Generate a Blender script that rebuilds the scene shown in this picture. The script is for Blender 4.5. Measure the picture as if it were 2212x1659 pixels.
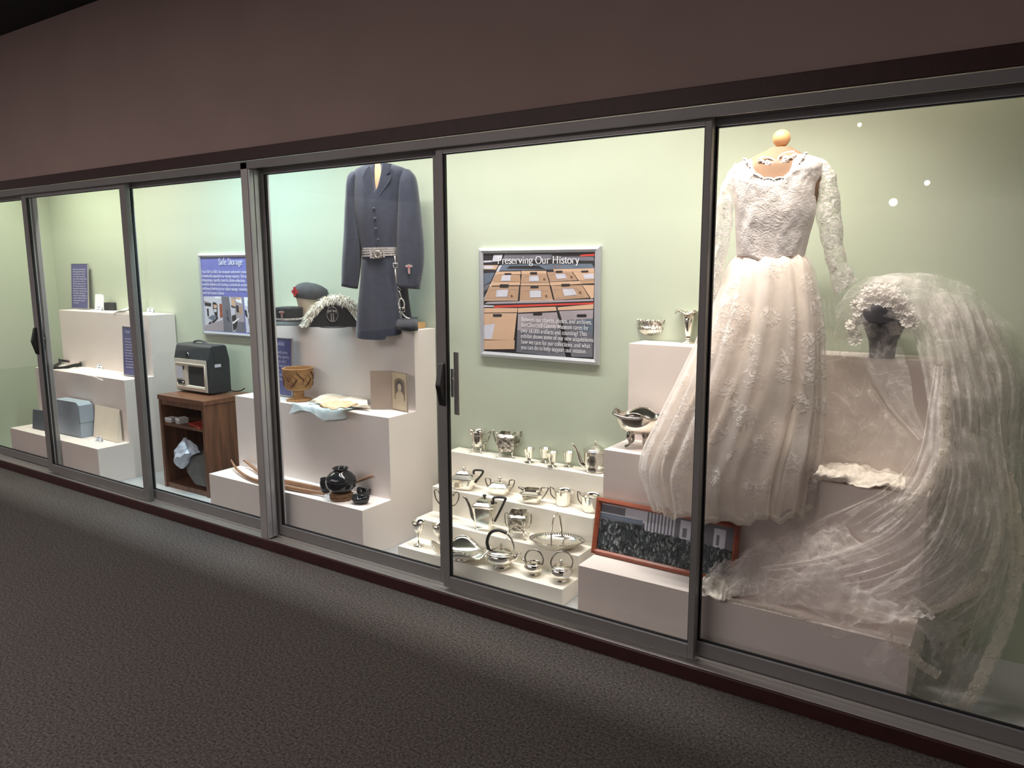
import bpy, bmesh, math, random
from math import sin, cos, pi, radians as R
from mathutils import Vector as V, Matrix, noise
for o in list(bpy.data.objects): bpy.data.objects.remove(o, do_unlink=True)
SC = bpy.context.scene
COL = SC.collection
random.seed(7)

# ------------------------------------------------------------------ camera, world, exposure, lights
cam = bpy.data.cameras.new('camera'); cam.sensor_fit = 'HORIZONTAL'; cam.sensor_width = 36; cam.lens = 26.714
cam.clip_start = .05; cam.clip_end = 100
co = bpy.data.objects.new('camera', cam); COL.objects.link(co)
co.matrix_world = Matrix(((0.831758, -0.083410, 0.548836, 0.000000), (0.555126, 0.131403, -0.821321, -2.417257), (-0.003612, 0.987814, 0.155598, 1.450000), (0, 0, 0, 1)))
SC.camera = co
w = bpy.data.worlds.new('hall'); SC.world = w; w.use_nodes = True
w.node_tree.nodes['Background'].inputs[0].default_value = (.95, .84, .84, 1)
w.node_tree.nodes['Background'].inputs[1].default_value = .235
SC.view_settings.view_transform = 'Standard'; SC.view_settings.look = 'None'
SC.view_settings.exposure = 0.9; SC.view_settings.gamma = 1.0; SC.view_settings.use_curve_mapping = False
SC.cycles.transparent_max_bounces = 48; SC.cycles.max_bounces = 10; SC.cycles.diffuse_bounces = 5; SC.cycles.glossy_bounces = 5
SC.cycles.sample_clamp_indirect = 6

def area(name, loc, sx, sy, power, col, rot=(0, 0, 0)):
    l = bpy.data.lights.new(name, 'AREA'); l.shape = 'RECTANGLE'; l.size = sx; l.size_y = sy
    l.energy = power; l.color = col
    o = bpy.data.objects.new(name, l); COL.objects.link(o); o.location = loc; o.rotation_euler = rot
    return o
# louvred fluorescent strips above the header inside the case: (x, length, watts, colour)
TUBES = [(-5.85, .9, .24, 7, (.97, 1, .80)), (-4.95, .7, .24, 5, (1, .98, .90)), (-3.85, 1.2, .24, 10.5, (.68, .92, 1)), (-2.55, 1.2, .24, 8.2, (1, .97, .93)), (-1.50, .9, .24, 6.6, (1, .96, .91)), (-.74, .6, .10, 6.6, (1, .91, .80))]
for x, L, y, p, c in TUBES:
    area('fluorescent_light', (x, y, 2.42), L, .06, p, c).data.spread = R(125 if y > .2 else 110)
# dim hall light on the ceiling behind and above the visitor
area('hall_light', (-4.2, -4.2, 2.86), 5.0, 2.5, 92, (1, .88, .84))

# ------------------------------------------------------------------ materials
MATS = {}
def nd(nt, t, loc=None, **kw):
    n = nt.nodes.new(t)
    for k, v in kw.items(): setattr(n, k, v)
    return n
def mat(name, c, c2=None, sc=8, rough=.5, metal=0, bump=0, bsc=80, stretch=None, detail=4, lo=.35, hi=.65, spec=.5, sheen=0, trans=0):
    m = bpy.data.materials.new(name); m.use_nodes = True; nt = m.node_tree
    b = nt.nodes['Principled BSDF']
    b.inputs['Roughness'].default_value = rough; b.inputs['Metallic'].default_value = metal
    b.inputs['Specular IOR Level'].default_value = spec
    if sheen: b.inputs['Sheen Weight'].default_value = sheen
    tc = nd(nt, 'ShaderNodeTexCoord'); src = tc.outputs['Object']
    if stretch:
        mp = nd(nt, 'ShaderNodeMapping'); mp.inputs['Scale'].default_value = stretch
        nt.links.new(src, mp.inputs[0]); src = mp.outputs[0]
    c2 = c2 or tuple(min(1, v * .92) for v in c)
    n = nd(nt, 'ShaderNodeTexNoise'); n.inputs['Scale'].default_value = sc; n.inputs['Detail'].default_value = detail
    nt.links.new(src, n.inputs['Vector'])
    r = nd(nt, 'ShaderNodeValToRGB'); r.color_ramp.elements[0].position = lo; r.color_ramp.elements[1].position = hi
    r.color_ramp.elements[0].color = (*c2, 1); r.color_ramp.elements[1].color = (*c, 1)
    nt.links.new(n.outputs[0], r.inputs[0]); nt.links.new(r.outputs[0], b.inputs['Base Color'])
    if bump:
        n2 = nd(nt, 'ShaderNodeTexNoise'); n2.inputs['Scale'].default_value = bsc; n2.inputs['Detail'].default_value = 3
        nt.links.new(src, n2.inputs['Vector'])
        bp = nd(nt, 'ShaderNodeBump'); bp.inputs['Strength'].default_value = bump; bp.inputs['Distance'].default_value = .01
        nt.links.new(n2.outputs[0], bp.inputs['Height']); nt.links.new(bp.outputs[0], b.inputs['Normal'])
    MATS[name] = m
    return m
mat('plaster_brown', (.43, .315, .285), (.40, .295, .265), 3, .9, bump=.05, bsc=200)
mat('trim_red', (.045, .010, .009), (.034, .008, .007), 20, .5, bump=.05, bsc=60)
mat('ceiling_black', (.008, .008, .008), None, 8, .9)
mat('wall_green', (.49, .545, .435), (.48, .535, .425), 2.5, .65, bump=.03, bsc=30)
mat('case_floor', (.42, .43, .44), (.38, .39, .40), 5, .5)
mat('white_board', (.83, .765, .735), (.80, .735, .705), 4, .6, bump=.03, bsc=40)
mat('block_paint', (.80, .715, .675), (.77, .685, .645), 6, .6, bump=.03, bsc=40)
mat('riser_paint', (.86, .82, .74), (.83, .79, .70), 6, .55, bump=.02, bsc=40)
mat('alu', (.52, .50, .48), (.47, .45, .43), 4, .42, .5, stretch=(1, 40, 1))
mat('alu_light', (.66, .68, .72), (.60, .62, .66), 4, .38, .6)
mat('alu_dark', (.27, .26, .255), (.24, .23, .225), 4, .5, .3)
mat('rubber', (.006, .006, .007), None, 8, .6)
mat('black_plastic', (.012, .012, .013), (.009, .009, .01), 8, .35)
mat('chrome', (.85, .85, .86), (.8, .8, .82), 8, .15, 1)
mat('silver', (.90, .87, .80), (.80, .76, .68), 9, .13, 1, bump=.015, bsc=30)
mat('silver_chased', (.80, .76, .68), (.30, .27, .23), 60, .24, 1, bump=.6, bsc=110, lo=.42, hi=.55)
mat('silver_dark', (.45, .42, .38), (.22, .2, .18), 30, .25, 1)
mat('ebony', (.02, .019, .018), (.03, .028, .026), 30, .35)
mat('navy_print', (.095, .095, .235), (.085, .085, .21), 6, .4)
mat('violet_print', (.18, .19, .50), (.16, .17, .46), 6, .35)
mat('text_white', (.82, .82, .86), None, 8, .6)
mat('text_lilac', (.50, .50, .68), None, 8, .6)
mat('paper', (.82, .84, .88), (.79, .81, .85), 10, .8)
mat('paper_cream', (.78, .70, .58), (.74, .66, .54), 10, .8)
mat('paper_white', (.92, .92, .92), None, 10, .8)
mat('card_board', (.46, .29, .18), (.42, .26, .16), 8, .8)
mat('card_light', (.60, .40, .27), (.56, .37, .25), 8, .8)
mat('print_black', (.015, .014, .018), (.03, .028, .03), 8, .4)
mat('print_grey', (.17, .17, .20), (.13, .13, .16), 8, .45)
mat('print_blue', (.14, .18, .24), (.11, .14, .19), 8, .45)
mat('print_red', (.60, .055, .035), (.5, .04, .03), 8, .5)
mat('print_pale', (.58, .58, .66), (.54, .54, .62), 8, .5)
mat('print_mauve', (.38, .33, .36), (.33, .29, .32), 8, .5)
mat('box_black', (.030, .030, .034), (.022, .022, .026), 12, .6)
mat('box_grey', (.33, .38, .44), (.30, .35, .41), 10, .7)
mat('box_slate', (.10, .12, .145), (.085, .10, .125), 10, .7)
mat('vinyl_dark', (.030, .033, .037), (.024, .026, .03), 90, .55, bump=.25, bsc=300)
mat('panel_cream', (.66, .60, .51), (.62, .56, .48), 6, .4)
mat('screen_dark', (.020, .020, .023), (.03, .03, .033), 6, .12)
mat('wood_veneer', (.20, .085, .045), (.10, .042, .024), 5, .42, stretch=(6, 6, .7), detail=6)
mat('wood_top', (.20, .085, .045), (.12, .05, .028), 5, .35, stretch=(.8, 9, 9), detail=6)
mat('wood_frame', (.34, .085, .04), (.25, .055, .025), 5, .35, stretch=(1, 8, 8))
mat('wood_pale', (.62, .38, .16), (.5, .3, .12), 10, .5)
mat('wood_ball', (.70, .40, .20), (.62, .33, .16), 8, .3, stretch=(3, 3, .6))
mat('wood_bow', (.33, .17, .09), (.20, .095, .05), 25, .5, stretch=(.3, 1, 1), bump=.1)
mat('bag_grey', (.17, .17, .165), (.13, .13, .126), 14, .8, bump=.2, bsc=25)
mat('plastic_sheet', (.52, .57, .66), (.38, .42, .5), 9, .22)
mat('coat_cloth', (.030, .037, .062), (.024, .030, .052), 40, .85, bump=.12, bsc=500, sheen=.3)
mat('coat_dark', (.020, .023, .034), (.016, .018, .028), 40, .85, bump=.12, bsc=500, sheen=.2)
mat('felt_black', (.022, .024, .024), (.015, .016, .016), 60, .9, bump=.1, bsc=400)
mat('cap_grey', (.060, .062, .066), (.045, .047, .05), 30, .85, bump=.1, bsc=300)
mat('plume_white', (.90, .87, .80), (.70, .65, .55), 30, .9)
mat('patch_red', (.62, .022, .030), (.52, .018, .025), 30, .8)
mat('braid_silver', (.72, .68, .66), (.4, .38, .37), 120, .45, .5)
mat('braid_dark', (.10, .07, .08), None, 60, .8)
mat('form_peach', (.70, .42, .24), (.64, .38, .21), 6, .7)
mat('form_tan', (.25, .155, .10), (.23, .14, .09), 6, .8, bump=.05, bsc=300)
mat('form_cream', (.72, .62, .47), (.66, .56, .42), 6, .8)
mat('head_dark', (.075, .072, .088), (.06, .058, .072), 8, .7)
mat('basket_tan', (.56, .32, .14), (.44, .24, .10), 14, .75, stretch=(1, 1, 14), bump=.4, bsc=60)
mat('basket_dark', (.13, .05, .02), None, 14, .8)
mat('glaze_black', (.010, .011, .013), (.016, .018, .022), 20, .10)
mat('straw', (.30, .16, .08), (.12, .065, .035), 30, .8, stretch=(1, 1, 6), bump=.4, bsc=60)
mat('linen', (.86, .78, .68), (.74, .60, .44), 14, .85, bump=.3, bsc=60)
mat('linen_tan', (.70, .54, .36), (.55, .38, .22), 25, .85, bump=.3, bsc=60)
mat('tissue_blue', (.74, .86, .90), (.70, .82, .86), 10, .7)
mat('folder_tan', (.34, .27, .22), (.31, .245, .20), 10, .8)
mat('photo_sepia', (.52, .44, .31), (.48, .4, .28), 10, .5)
mat('photo_brown', (.14, .10, .07), (.2, .15, .1), 10, .5)
mat('photo_skin', (.50, .41, .29), (.42, .34, .24), 10, .5)
mat('lace_cream', (.90, .83, .76), (.74, .66, .58), 70, .85, bump=.35, bsc=90)
mat('lace_white', (.92, .88, .86), (.80, .75, .73), 60, .85, bump=.3, bsc=80)
mat('underskirt', (.90, .79, .69), (.87, .75, .65), 8, .8)
mat('glove_black', (.010, .010, .011), None, 20, .7)

def carpet():
    m = mat('carpet', (.20, .165, .15)); nt = m.node_tree; b = nt.nodes['Principled BSDF']
    b.inputs['Roughness'].default_value = 1; b.inputs['Specular IOR Level'].default_value = .05
    tc = nd(nt, 'ShaderNodeTexCoord')
    n1 = nd(nt, 'ShaderNodeTexNoise'); n1.inputs['Scale'].default_value = 105; n1.inputs['Detail'].default_value = 6; n1.inputs['Roughness'].default_value = .85
    n3 = nd(nt, 'ShaderNodeTexNoise'); n3.inputs['Scale'].default_value = 2.2; n3.inputs['Detail'].default_value = 2
    for n in (n1, n3): nt.links.new(tc.outputs['Object'], n.inputs['Vector'])
    r = nd(nt, 'ShaderNodeValToRGB'); e = r.color_ramp.elements
    e[0].position = .36; e[0].color = (.026, .024, .024, 1); e[1].position = .66; e[1].color = (.30, .262, .252, 1)
    k = e.new(.5); k.color = (.142, .128, .122, 1)
    nt.links.new(n1.outputs[0], r.inputs[0])
    mx = nd(nt, 'ShaderNodeMix', data_type='RGBA', blend_type='MULTIPLY'); mx.inputs[0].default_value = .35
    r2 = nd(nt, 'ShaderNodeValToRGB'); r2.color_ramp.elements[0].color = (.7, .66, .68, 1); r2.color_ramp.elements[1].color = (1, 1, .97, 1)
    nt.links.new(n3.outputs[0], r2.inputs[0]); nt.links.new(r.outputs[0], mx.inputs[6]); nt.links.new(r2.outputs[0], mx.inputs[7])
    nt.links.new(mx.outputs[2], b.inputs['Base Color'])
    bp = nd(nt, 'ShaderNodeBump'); bp.inputs['Strength'].default_value = .35; bp.inputs['Distance'].default_value = .006
    nt.links.new(n1.outputs[0], bp.inputs['Height']); nt.links.new(bp.outputs[0], b.inputs['Normal'])
carpet()
def raw(name):
    m = bpy.data.materials.new(name); m.use_nodes = True; nt = m.node_tree; nt.nodes.clear()
    out = nd(nt, 'ShaderNodeOutputMaterial'); MATS[name] = m
    return m, nt, out
def glass():
    m, nt, out = raw('glass')
    t = nd(nt, 'ShaderNodeBsdfTransparent'); t.inputs[0].default_value = (.975, .985, .98, 1)
    g = nd(nt, 'ShaderNodeBsdfGlossy'); g.inputs['Roughness'].default_value = .0
    lw = nd(nt, 'ShaderNodeLayerWeight'); lw.inputs[0].default_value = .5
    pw = nd(nt, 'ShaderNodeMath', operation='POWER'); pw.inputs[1].default_value = 5
    f = nd(nt, 'ShaderNodeMath', operation='MULTIPLY_ADD'); f.inputs[1].default_value = .92; f.inputs[2].default_value = .05
    x = nd(nt, 'ShaderNodeMixShader')
    for a, b in ((lw.outputs['Facing'], pw.inputs[0]), (pw.outputs[0], f.inputs[0]), (f.outputs[0], x.inputs[0]), (t.outputs[0], x.inputs[1]), (g.outputs[0], x.inputs[2]), (x.outputs[0], out.inputs[0])): nt.links.new(a, b)
glass()
def emit(name, c, s):
    m, nt, out = raw(name)
    e = nd(nt, 'ShaderNodeEmission'); e.inputs[0].default_value = (*c, 1); e.inputs[1].default_value = s
    nt.links.new(e.outputs[0], out.inputs[0])
emit('lamp_glow', (1, .97, .92), 14)
emit('tube_glow', (1, .98, .92), 3)
def net(name, c, base, edge, motif=0, msc=14, fsc=70, crease=0, loose=0):
    """sheer cloth: diffuse + translucent mixed with transparent; denser at grazing folds, denser in the lace motifs"""
    m, nt, out = raw(name)
    L = nt.links.new
    d = nd(nt, 'ShaderNodeBsdfDiffuse'); tl = nd(nt, 'ShaderNodeBsdfTranslucent'); d.inputs[0].default_value = (*c, 1); tl.inputs[0].default_value = (*c, 1)
    a = nd(nt, 'ShaderNodeMixShader'); a.inputs[0].default_value = .35
    L(d.outputs[0], a.inputs[1]); L(tl.outputs[0], a.inputs[2])
    t = nd(nt, 'ShaderNodeBsdfTransparent'); x = nd(nt, 'ShaderNodeMixShader')
    lw = nd(nt, 'ShaderNodeLayerWeight'); lw.inputs[0].default_value = .5
    p = nd(nt, 'ShaderNodeMath', operation='POWER'); p.inputs[1].default_value = 2.2; L(lw.outputs['Facing'], p.inputs[0])
    ml = nd(nt, 'ShaderNodeMath', operation='MULTIPLY_ADD'); ml.inputs[1].default_value = edge; ml.inputs[2].default_value = base; L(p.outputs[0], ml.inputs[0])
    tc = nd(nt, 'ShaderNodeTexCoord')
    n = nd(nt, 'ShaderNodeTexNoise'); n.inputs['Scale'].default_value = 5; n.inputs['Detail'].default_value = 5; L(tc.outputs['Object'], n.inputs['Vector'])
    rr = nd(nt, 'ShaderNodeMapRange'); rr.inputs[1].default_value = .3; rr.inputs[2].default_value = .7; rr.inputs[3].default_value = .65; rr.inputs[4].default_value = 1.35; L(n.outputs[0], rr.inputs[0])
    mm = nd(nt, 'ShaderNodeMath', operation='MULTIPLY'); L(ml.outputs[0], mm.inputs[0]); L(rr.outputs[0], mm.inputs[1])
    fac = mm.outputs[0]
    if crease:
        for sc_, am_ in ((7, crease), (17, crease * .7)):
            nz = nd(nt, 'ShaderNodeTexNoise'); nz.inputs['Scale'].default_value = sc_; nz.inputs['Detail'].default_value = 2; nz.inputs['Distortion'].default_value = .9; L(tc.outputs['Object'], nz.inputs['Vector'])
            s1 = nd(nt, 'ShaderNodeMath', operation='SUBTRACT'); s1.inputs[1].default_value = .5; L(nz.outputs[0], s1.inputs[0])
            ab = nd(nt, 'ShaderNodeMath', operation='ABSOLUTE'); L(s1.outputs[0], ab.inputs[0])
            mr = nd(nt, 'ShaderNodeMapRange'); mr.inputs[1].default_value = 0; mr.inputs[2].default_value = .035; mr.inputs[3].default_value = am_; mr.inputs[4].default_value = 0; L(ab.outputs[0], mr.inputs[0])
            sm = nd(nt, 'ShaderNodeMath', operation='ADD'); L(fac, sm.inputs[0]); L(mr.outputs[0], sm.inputs[1]); fac = sm.outputs[0]
    if motif:
        n1 = nd(nt, 'ShaderNodeTexNoise'); n1.inputs['Scale'].default_value = fsc; n1.inputs['Detail'].default_value = 4; n1.inputs['Distortion'].default_value = 1.5
        vv = nd(nt, 'ShaderNodeTexVoronoi'); vv.inputs['Scale'].default_value = msc
        L(tc.outputs['Object'], n1.inputs['Vector']); L(tc.outputs['Object'], vv.inputs['Vector'])
        r1 = nd(nt, 'ShaderNodeMapRange'); r1.inputs[1].default_value = .44 if loose else .47; r1.inputs[2].default_value = .53 if loose else .56; L(n1.outputs[0], r1.inputs[0])
        r2 = nd(nt, 'ShaderNodeMapRange'); r2.inputs[1].default_value = .72 if loose else .52; r2.inputs[2].default_value = .50 if loose else .30; L(vv.outputs['Distance'], r2.inputs[0])
        k = nd(nt, 'ShaderNodeMath', operation='MULTIPLY'); L(r1.outputs[0], k.inputs[0]); L(r2.outputs[0], k.inputs[1])
        ad = nd(nt, 'ShaderNodeMath', operation='MULTIPLY_ADD'); ad.inputs[1].default_value = motif; L(k.outputs[0], ad.inputs[0]); L(fac, ad.inputs[2]); fac = ad.outputs[0]
        bp = nd(nt, 'ShaderNodeBump'); bp.inputs['Strength'].default_value = .6; bp.inputs['Distance'].default_value = .006
        L(k.outputs[0], bp.inputs['Height']); L(bp.outputs[0], d.inputs['Normal'])
    cl = nd(nt, 'ShaderNodeClamp'); L(fac, cl.inputs[0])
    L(cl.outputs[0], x.inputs[0]); L(t.outputs[0], x.inputs[1]); L(a.outputs[0], x.inputs[2]); L(x.outputs[0], out.inputs[0])
net('tulle', (.95, .91, .90), .17, .65, crease=.16)
net('tulle_dense', (.96, .92, .91), .36, .7, crease=.22)
net('tulle_faint', (.94, .88, .82), .09, .5, crease=.16)
net('lace_sleeve', (.95, .92, .90), .30, .35, .9, 20, 46, loose=1)
net('skirt_net', (.92, .88, .87), .42, .4, .55, 11, 45)
net('lace_flower', (.95, .90, .87), .75, .2, .3, 60, 120)
net('lace_edge', (.90, .84, .74), .55, .3, .4, 40, 90)
def bodice():
    m = mat('bodice_lace', (.95, .89, .88), (.90, .82, .80), 30, .8, bump=.0); nt = m.node_tree; b = nt.nodes['Principled BSDF']; L = nt.links.new
    tc = nd(nt, 'ShaderNodeTexCoord'); n1 = nd(nt, 'ShaderNodeTexNoise'); n1.inputs['Scale'].default_value = 48; n1.inputs['Detail'].default_value = 4; n1.inputs['Distortion'].default_value = 2.5
    L(tc.outputs['Object'], n1.inputs['Vector']); bp = nd(nt, 'ShaderNodeBump'); bp.inputs['Strength'].default_value = .32; bp.inputs['Distance'].default_value = .008
    L(n1.outputs[0], bp.inputs['Height']); L(bp.outputs[0], b.inputs['Normal'])
bodice()
def crowd():
    m = mat('crowd_photo', (.16, .19, .20)); nt = m.node_tree; b = nt.nodes['Principled BSDF']; L = nt.links.new
    b.inputs['Roughness'].default_value = .35
    tc = nd(nt, 'ShaderNodeTexCoord'); mp = nd(nt, 'ShaderNodeMapping'); mp.inputs['Scale'].default_value = (135, 10, 75); L(tc.outputs['Object'], mp.inputs[0])
    vo = nd(nt, 'ShaderNodeTexVoronoi'); vo.inputs['Scale'].default_value = 1; L(mp.outputs[0], vo.inputs['Vector'])
    n = nd(nt, 'ShaderNodeTexNoise'); n.inputs['Scale'].default_value = 1.6; n.inputs['Detail'].default_value = 3; L(mp.outputs[0], n.inputs['Vector'])
    mu = nd(nt, 'ShaderNodeMath', operation='MULTIPLY'); L(vo.outputs['Color'], mu.inputs[0]); L(n.outputs[0], mu.inputs[1])
    r = nd(nt, 'ShaderNodeValToRGB'); e = r.color_ramp.elements
    e[0].position = .05; e[0].color = (.006, .008, .010, 1); e[1].position = .62; e[1].color = (.40, .44, .44, 1); k = e.new(.32); k.color = (.045, .058, .063, 1)
    L(mu.outputs[0], r.inputs[0]); L(r.outputs[0], b.inputs['Base Color'])
crowd()

# ------------------------------------------------------------------ mesh helpers
def cat(P, n, closed=False):
    """Catmull-Rom resample of a point list to n points"""
    P = [tuple(p) for p in P]; m = len(P); out = []
    if m == 1: return P * n
    segs = m if closed else m - 1
    for i in range(n):
        t = i / (n if closed else n - 1) * segs; k = min(int(t), segs - 1); f = t - k
        g = (lambda j: P[j % m]) if closed else (lambda j: P[max(0, min(m - 1, j))])
        a, b, c, d = g(k - 1), g(k), g(k + 1), g(k + 2)
        out.append(tuple(.5 * (2 * b[q] + (c[q] - a[q]) * f + (2 * a[q] - 5 * b[q] + 4 * c[q] - d[q]) * f * f + (3 * b[q] - a[q] - 3 * c[q] + d[q]) * f ** 3) for q in range(len(b))))
    return out
class MB:
    def __init__(s): s.v = []; s.f = []; s.mi = []; s.sm = []; s.mats = []
    def m(s, name):
        if name not in s.mats: s.mats.append(name)
        return s.mats.index(name)
    def add(s, vs, fs, mat, smooth=False, xf=None):
        k = len(s.v); i = s.m(mat)
        s.v += [tuple(xf @ V(p)) if xf else tuple(p) for p in vs]
        for f in fs: s.f.append([a + k for a in f]); s.mi.append(i); s.sm.append(smooth)
        return s
    def box(s, x0, x1, y0, y1, z0, z1, mat, xf=None):
        vs = [(x, y, z) for z in (z0, z1) for y in (y0, y1) for x in (x0, x1)]
        return s.add(vs, [(0, 2, 3, 1), (4, 5, 7, 6), (0, 1, 5, 4), (1, 3, 7, 5), (3, 2, 6, 7), (2, 0, 4, 6)], mat, xf=xf)
    def loft(s, rings, mat, smooth=True, close=True, cap0=False, cap1=False, xf=None):
        n = len(rings[0]); vs = [p for r in rings for p in r]; fs = []
        for i in range(len(rings) - 1):
            for j in range(n if close else n - 1):
                a = i * n + j; b = i * n + (j + 1) % n; fs.append((a, b, b + n, a + n))
        if cap0: fs.append(tuple(range(n))[::-1])
        if cap1: fs.append(tuple(range((len(rings) - 1) * n, len(rings) * n)))
        return s.add(vs, fs, mat, smooth, xf)
    def lathe(s, prof, mat, n=28, sx=1, sy=1, p=2, c=(0, 0, 0), smooth=True, cap0=True, cap1=False, xf=None):
        rings = []
        for r, z in prof:
            ring = []
            for j in range(n):
                a = 2 * pi * j / n; ca, sa = cos(a), sin(a)
                if p != 2: k = (abs(ca) ** p + abs(sa) ** p) ** (-1 / p); ca *= k; sa *= k
                ring.append((c[0] + r * sx * ca, c[1] + r * sy * sa, c[2] + z))
            rings.append(ring)
        return s.loft(rings, mat, smooth, True, cap0, cap1, xf)
    def oct(s, secs, mat, cap0=True, cap1=False, xf=None, ch=.32):
        """chamfered-rectangle sections (rx, ry, z)"""
        rings = []
        for rx, ry, z in secs:
            k = min(rx, ry) * ch
            rings.append([(rx, -ry + k, z), (rx, ry - k, z), (rx - k, ry, z), (-rx + k, ry, z), (-rx, ry - k, z), (-rx, -ry + k, z), (-rx + k, -ry, z), (rx - k, -ry, z)])
        return s.loft(rings, mat, False, True, cap0, cap1, xf)
    def tube(s, pts, r, mat, n=8, k=0, closed=False, flat=1, xf=None):
        P = cat(pts, k, closed) if k else [tuple(p) for p in pts]
        m = len(P); rr = r if isinstance(r, (list, tuple)) else [r]
        rr = [q[0] for q in cat([(x,) for x in rr], m)] if len(rr) > 1 else rr * m
        rings = []; up = None
        for i in range(m):
            a = V(P[(i - 1) % m] if closed or i else P[0]); b = V(P[(i + 1) % m] if closed or i < m - 1 else P[-1])
            t = (b - a); t = t.normalized() if t.length > 1e-9 else V((0, 0, 1))
            if up is None: up = V((0, 1, 0)) if abs(t.y) < .9 else V((1, 0, 0))
            e1 = t.cross(up); e1 = e1.normalized() if e1.length > 1e-6 else t.orthogonal().normalized(); e2 = e1.cross(t).normalized(); up = e2
            rings.append([tuple(V(P[i]) + e1 * rr[i] * cos(2 * pi * j / n) + e2 * rr[i] * flat * sin(2 * pi * j / n)) for j in range(n)])
        if closed: rings.append(rings[0])
        return s.loft(rings, mat, True, True, not closed, not closed, xf)
    def ball(s, c, r, mat, n=14, sz=1, xf=None):
        rx = r if isinstance(r, tuple) else (r, r, r * sz)
        rings = []
        for i in range(1, n // 2):
            a = pi * i / (n // 2); rings.append([(c[0] + rx[0] * sin(a) * cos(2 * pi * j / n), c[1] + rx[1] * sin(a) * sin(2 * pi * j / n), c[2] - rx[2] * cos(a)) for j in range(n)])
        return s.loft(rings, mat, True, True, True, True, xf)
    def poly(s, pts, mat, xf=None): return s.add(pts, [tuple(range(len(pts)))], mat, xf=xf)
    def prism(s, pts2, y0, y1, mat, axis='y', xf=None):
        n = len(pts2)
        q = (lambda a, b, t: (a, t, b)) if axis == 'y' else ((lambda a, b, t: (t, a, b)) if axis == 'x' else (lambda a, b, t: (a, b, t)))
        vs = [q(a, b, y0) for a, b in pts2] + [q(a, b, y1) for a, b in pts2]
        fs = [tuple(range(n))[::-1], tuple(range(n, 2 * n))] + [(i, (i + 1) % n, (i + 1) % n + n, i + n) for i in range(n)]
        return s.add(vs, fs, mat, xf=xf)
    def grid(s, rows, mat, smooth=True, xf=None): return s.loft(rows, mat, smooth, False, xf=xf)
    def build(s, name, parent=None, bevel=0, solid=0, loc=(0, 0, 0), rz=0, subd=0, norm=True):
        me = bpy.data.meshes.new(name); me.from_pydata(s.v, [], s.f); me.update()
        for n in s.mats: me.materials.append(MATS[n])
        me.polygons.foreach_set('material_index', s.mi); me.polygons.foreach_set('use_smooth', s.sm)
        if norm:
            bm = bmesh.new(); bm.from_mesh(me); bmesh.ops.recalc_face_normals(bm, faces=bm.faces); bm.to_mesh(me); bm.free()
        o = bpy.data.objects.new(name, me); COL.objects.link(o); o.location = loc; o.rotation_euler = (0, 0, rz)
        if parent: o.parent = parent
        if bevel:
            b = o.modifiers.new('edge', 'BEVEL'); b.width = bevel; b.segments = 2; b.limit_method = 'ANGLE'
        if solid:
            b = o.modifiers.new('thick', 'SOLIDIFY'); b.thickness = solid
        if subd:
            b = o.modifiers.new('smooth', 'SUBSURF'); b.levels = subd; b.render_levels = subd
        return o
def tag(o, label, cat_, group=None):
    o['label'] = label; o['category'] = cat_
    if group: o['group'] = group
    return o
def thing(name, label, cat_, loc=(0, 0, 0), rz=0, group=None, rx=0):
    o = bpy.data.objects.new(name, None); o.empty_display_size = .05; COL.objects.link(o)
    o.location = loc; o.rotation_euler = (rx, 0, rz)
    return tag(o, label, cat_, group)
def struct(o): o['kind'] = 'structure'; return o
def dup(root, loc, rz=None, label=None):
    r = root.copy(); COL.objects.link(r); r.location = loc
    if rz is not None: r.rotation_euler = (root.rotation_euler[0], 0, rz)
    if label: r['label'] = label
    for ch in root.children:
        c = ch.copy(); COL.objects.link(c); c.parent = r
        for g in ch.children:
            d = g.copy(); COL.objects.link(d); d.parent = c
    return r
def ellring(c, rx, ry, n=24, p=2):
    out = []
    for j in range(n):
        a = 2 * pi * j / n; ca, sa = cos(a), sin(a)
        if p != 2: k = (abs(ca) ** p + abs(sa) ** p) ** (-1 / p); ca *= k; sa *= k
        out.append((c[0] + rx * ca, c[1] + ry * sa, c[2]))
    return out
def body(Ls, Rs, df, db, n=40, fold=None, m=0):
    """rings from left / right silhouette points; df / db are front and back depths"""
    if m:
        Ls = cat(Ls, m); Rs = cat(Rs, m); df = [q[0] for q in cat([(x,) for x in df], m)]; db = [q[0] for q in cat([(x,) for x in db], m)]
    rings = []
    for i, (a, b) in enumerate(zip(Ls, Rs)):
        a = V(a); b = V(b); c = (a + b) / 2; h = (b - a) / 2
        nb = V((h.y, -h.x, 0)).normalized()
        v = i / (len(Ls) - 1); ring = []
        for j in range(n):
            t = 2 * pi * j / n; d = df[i] if sin(t) > 0 else db[i]
            p = c + h * cos(t) + nb * d * sin(t)
            if fold: p = fold(p, t, v, c, h, nb)
            ring.append(tuple(p))
        rings.append(ring)
    return rings
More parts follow.
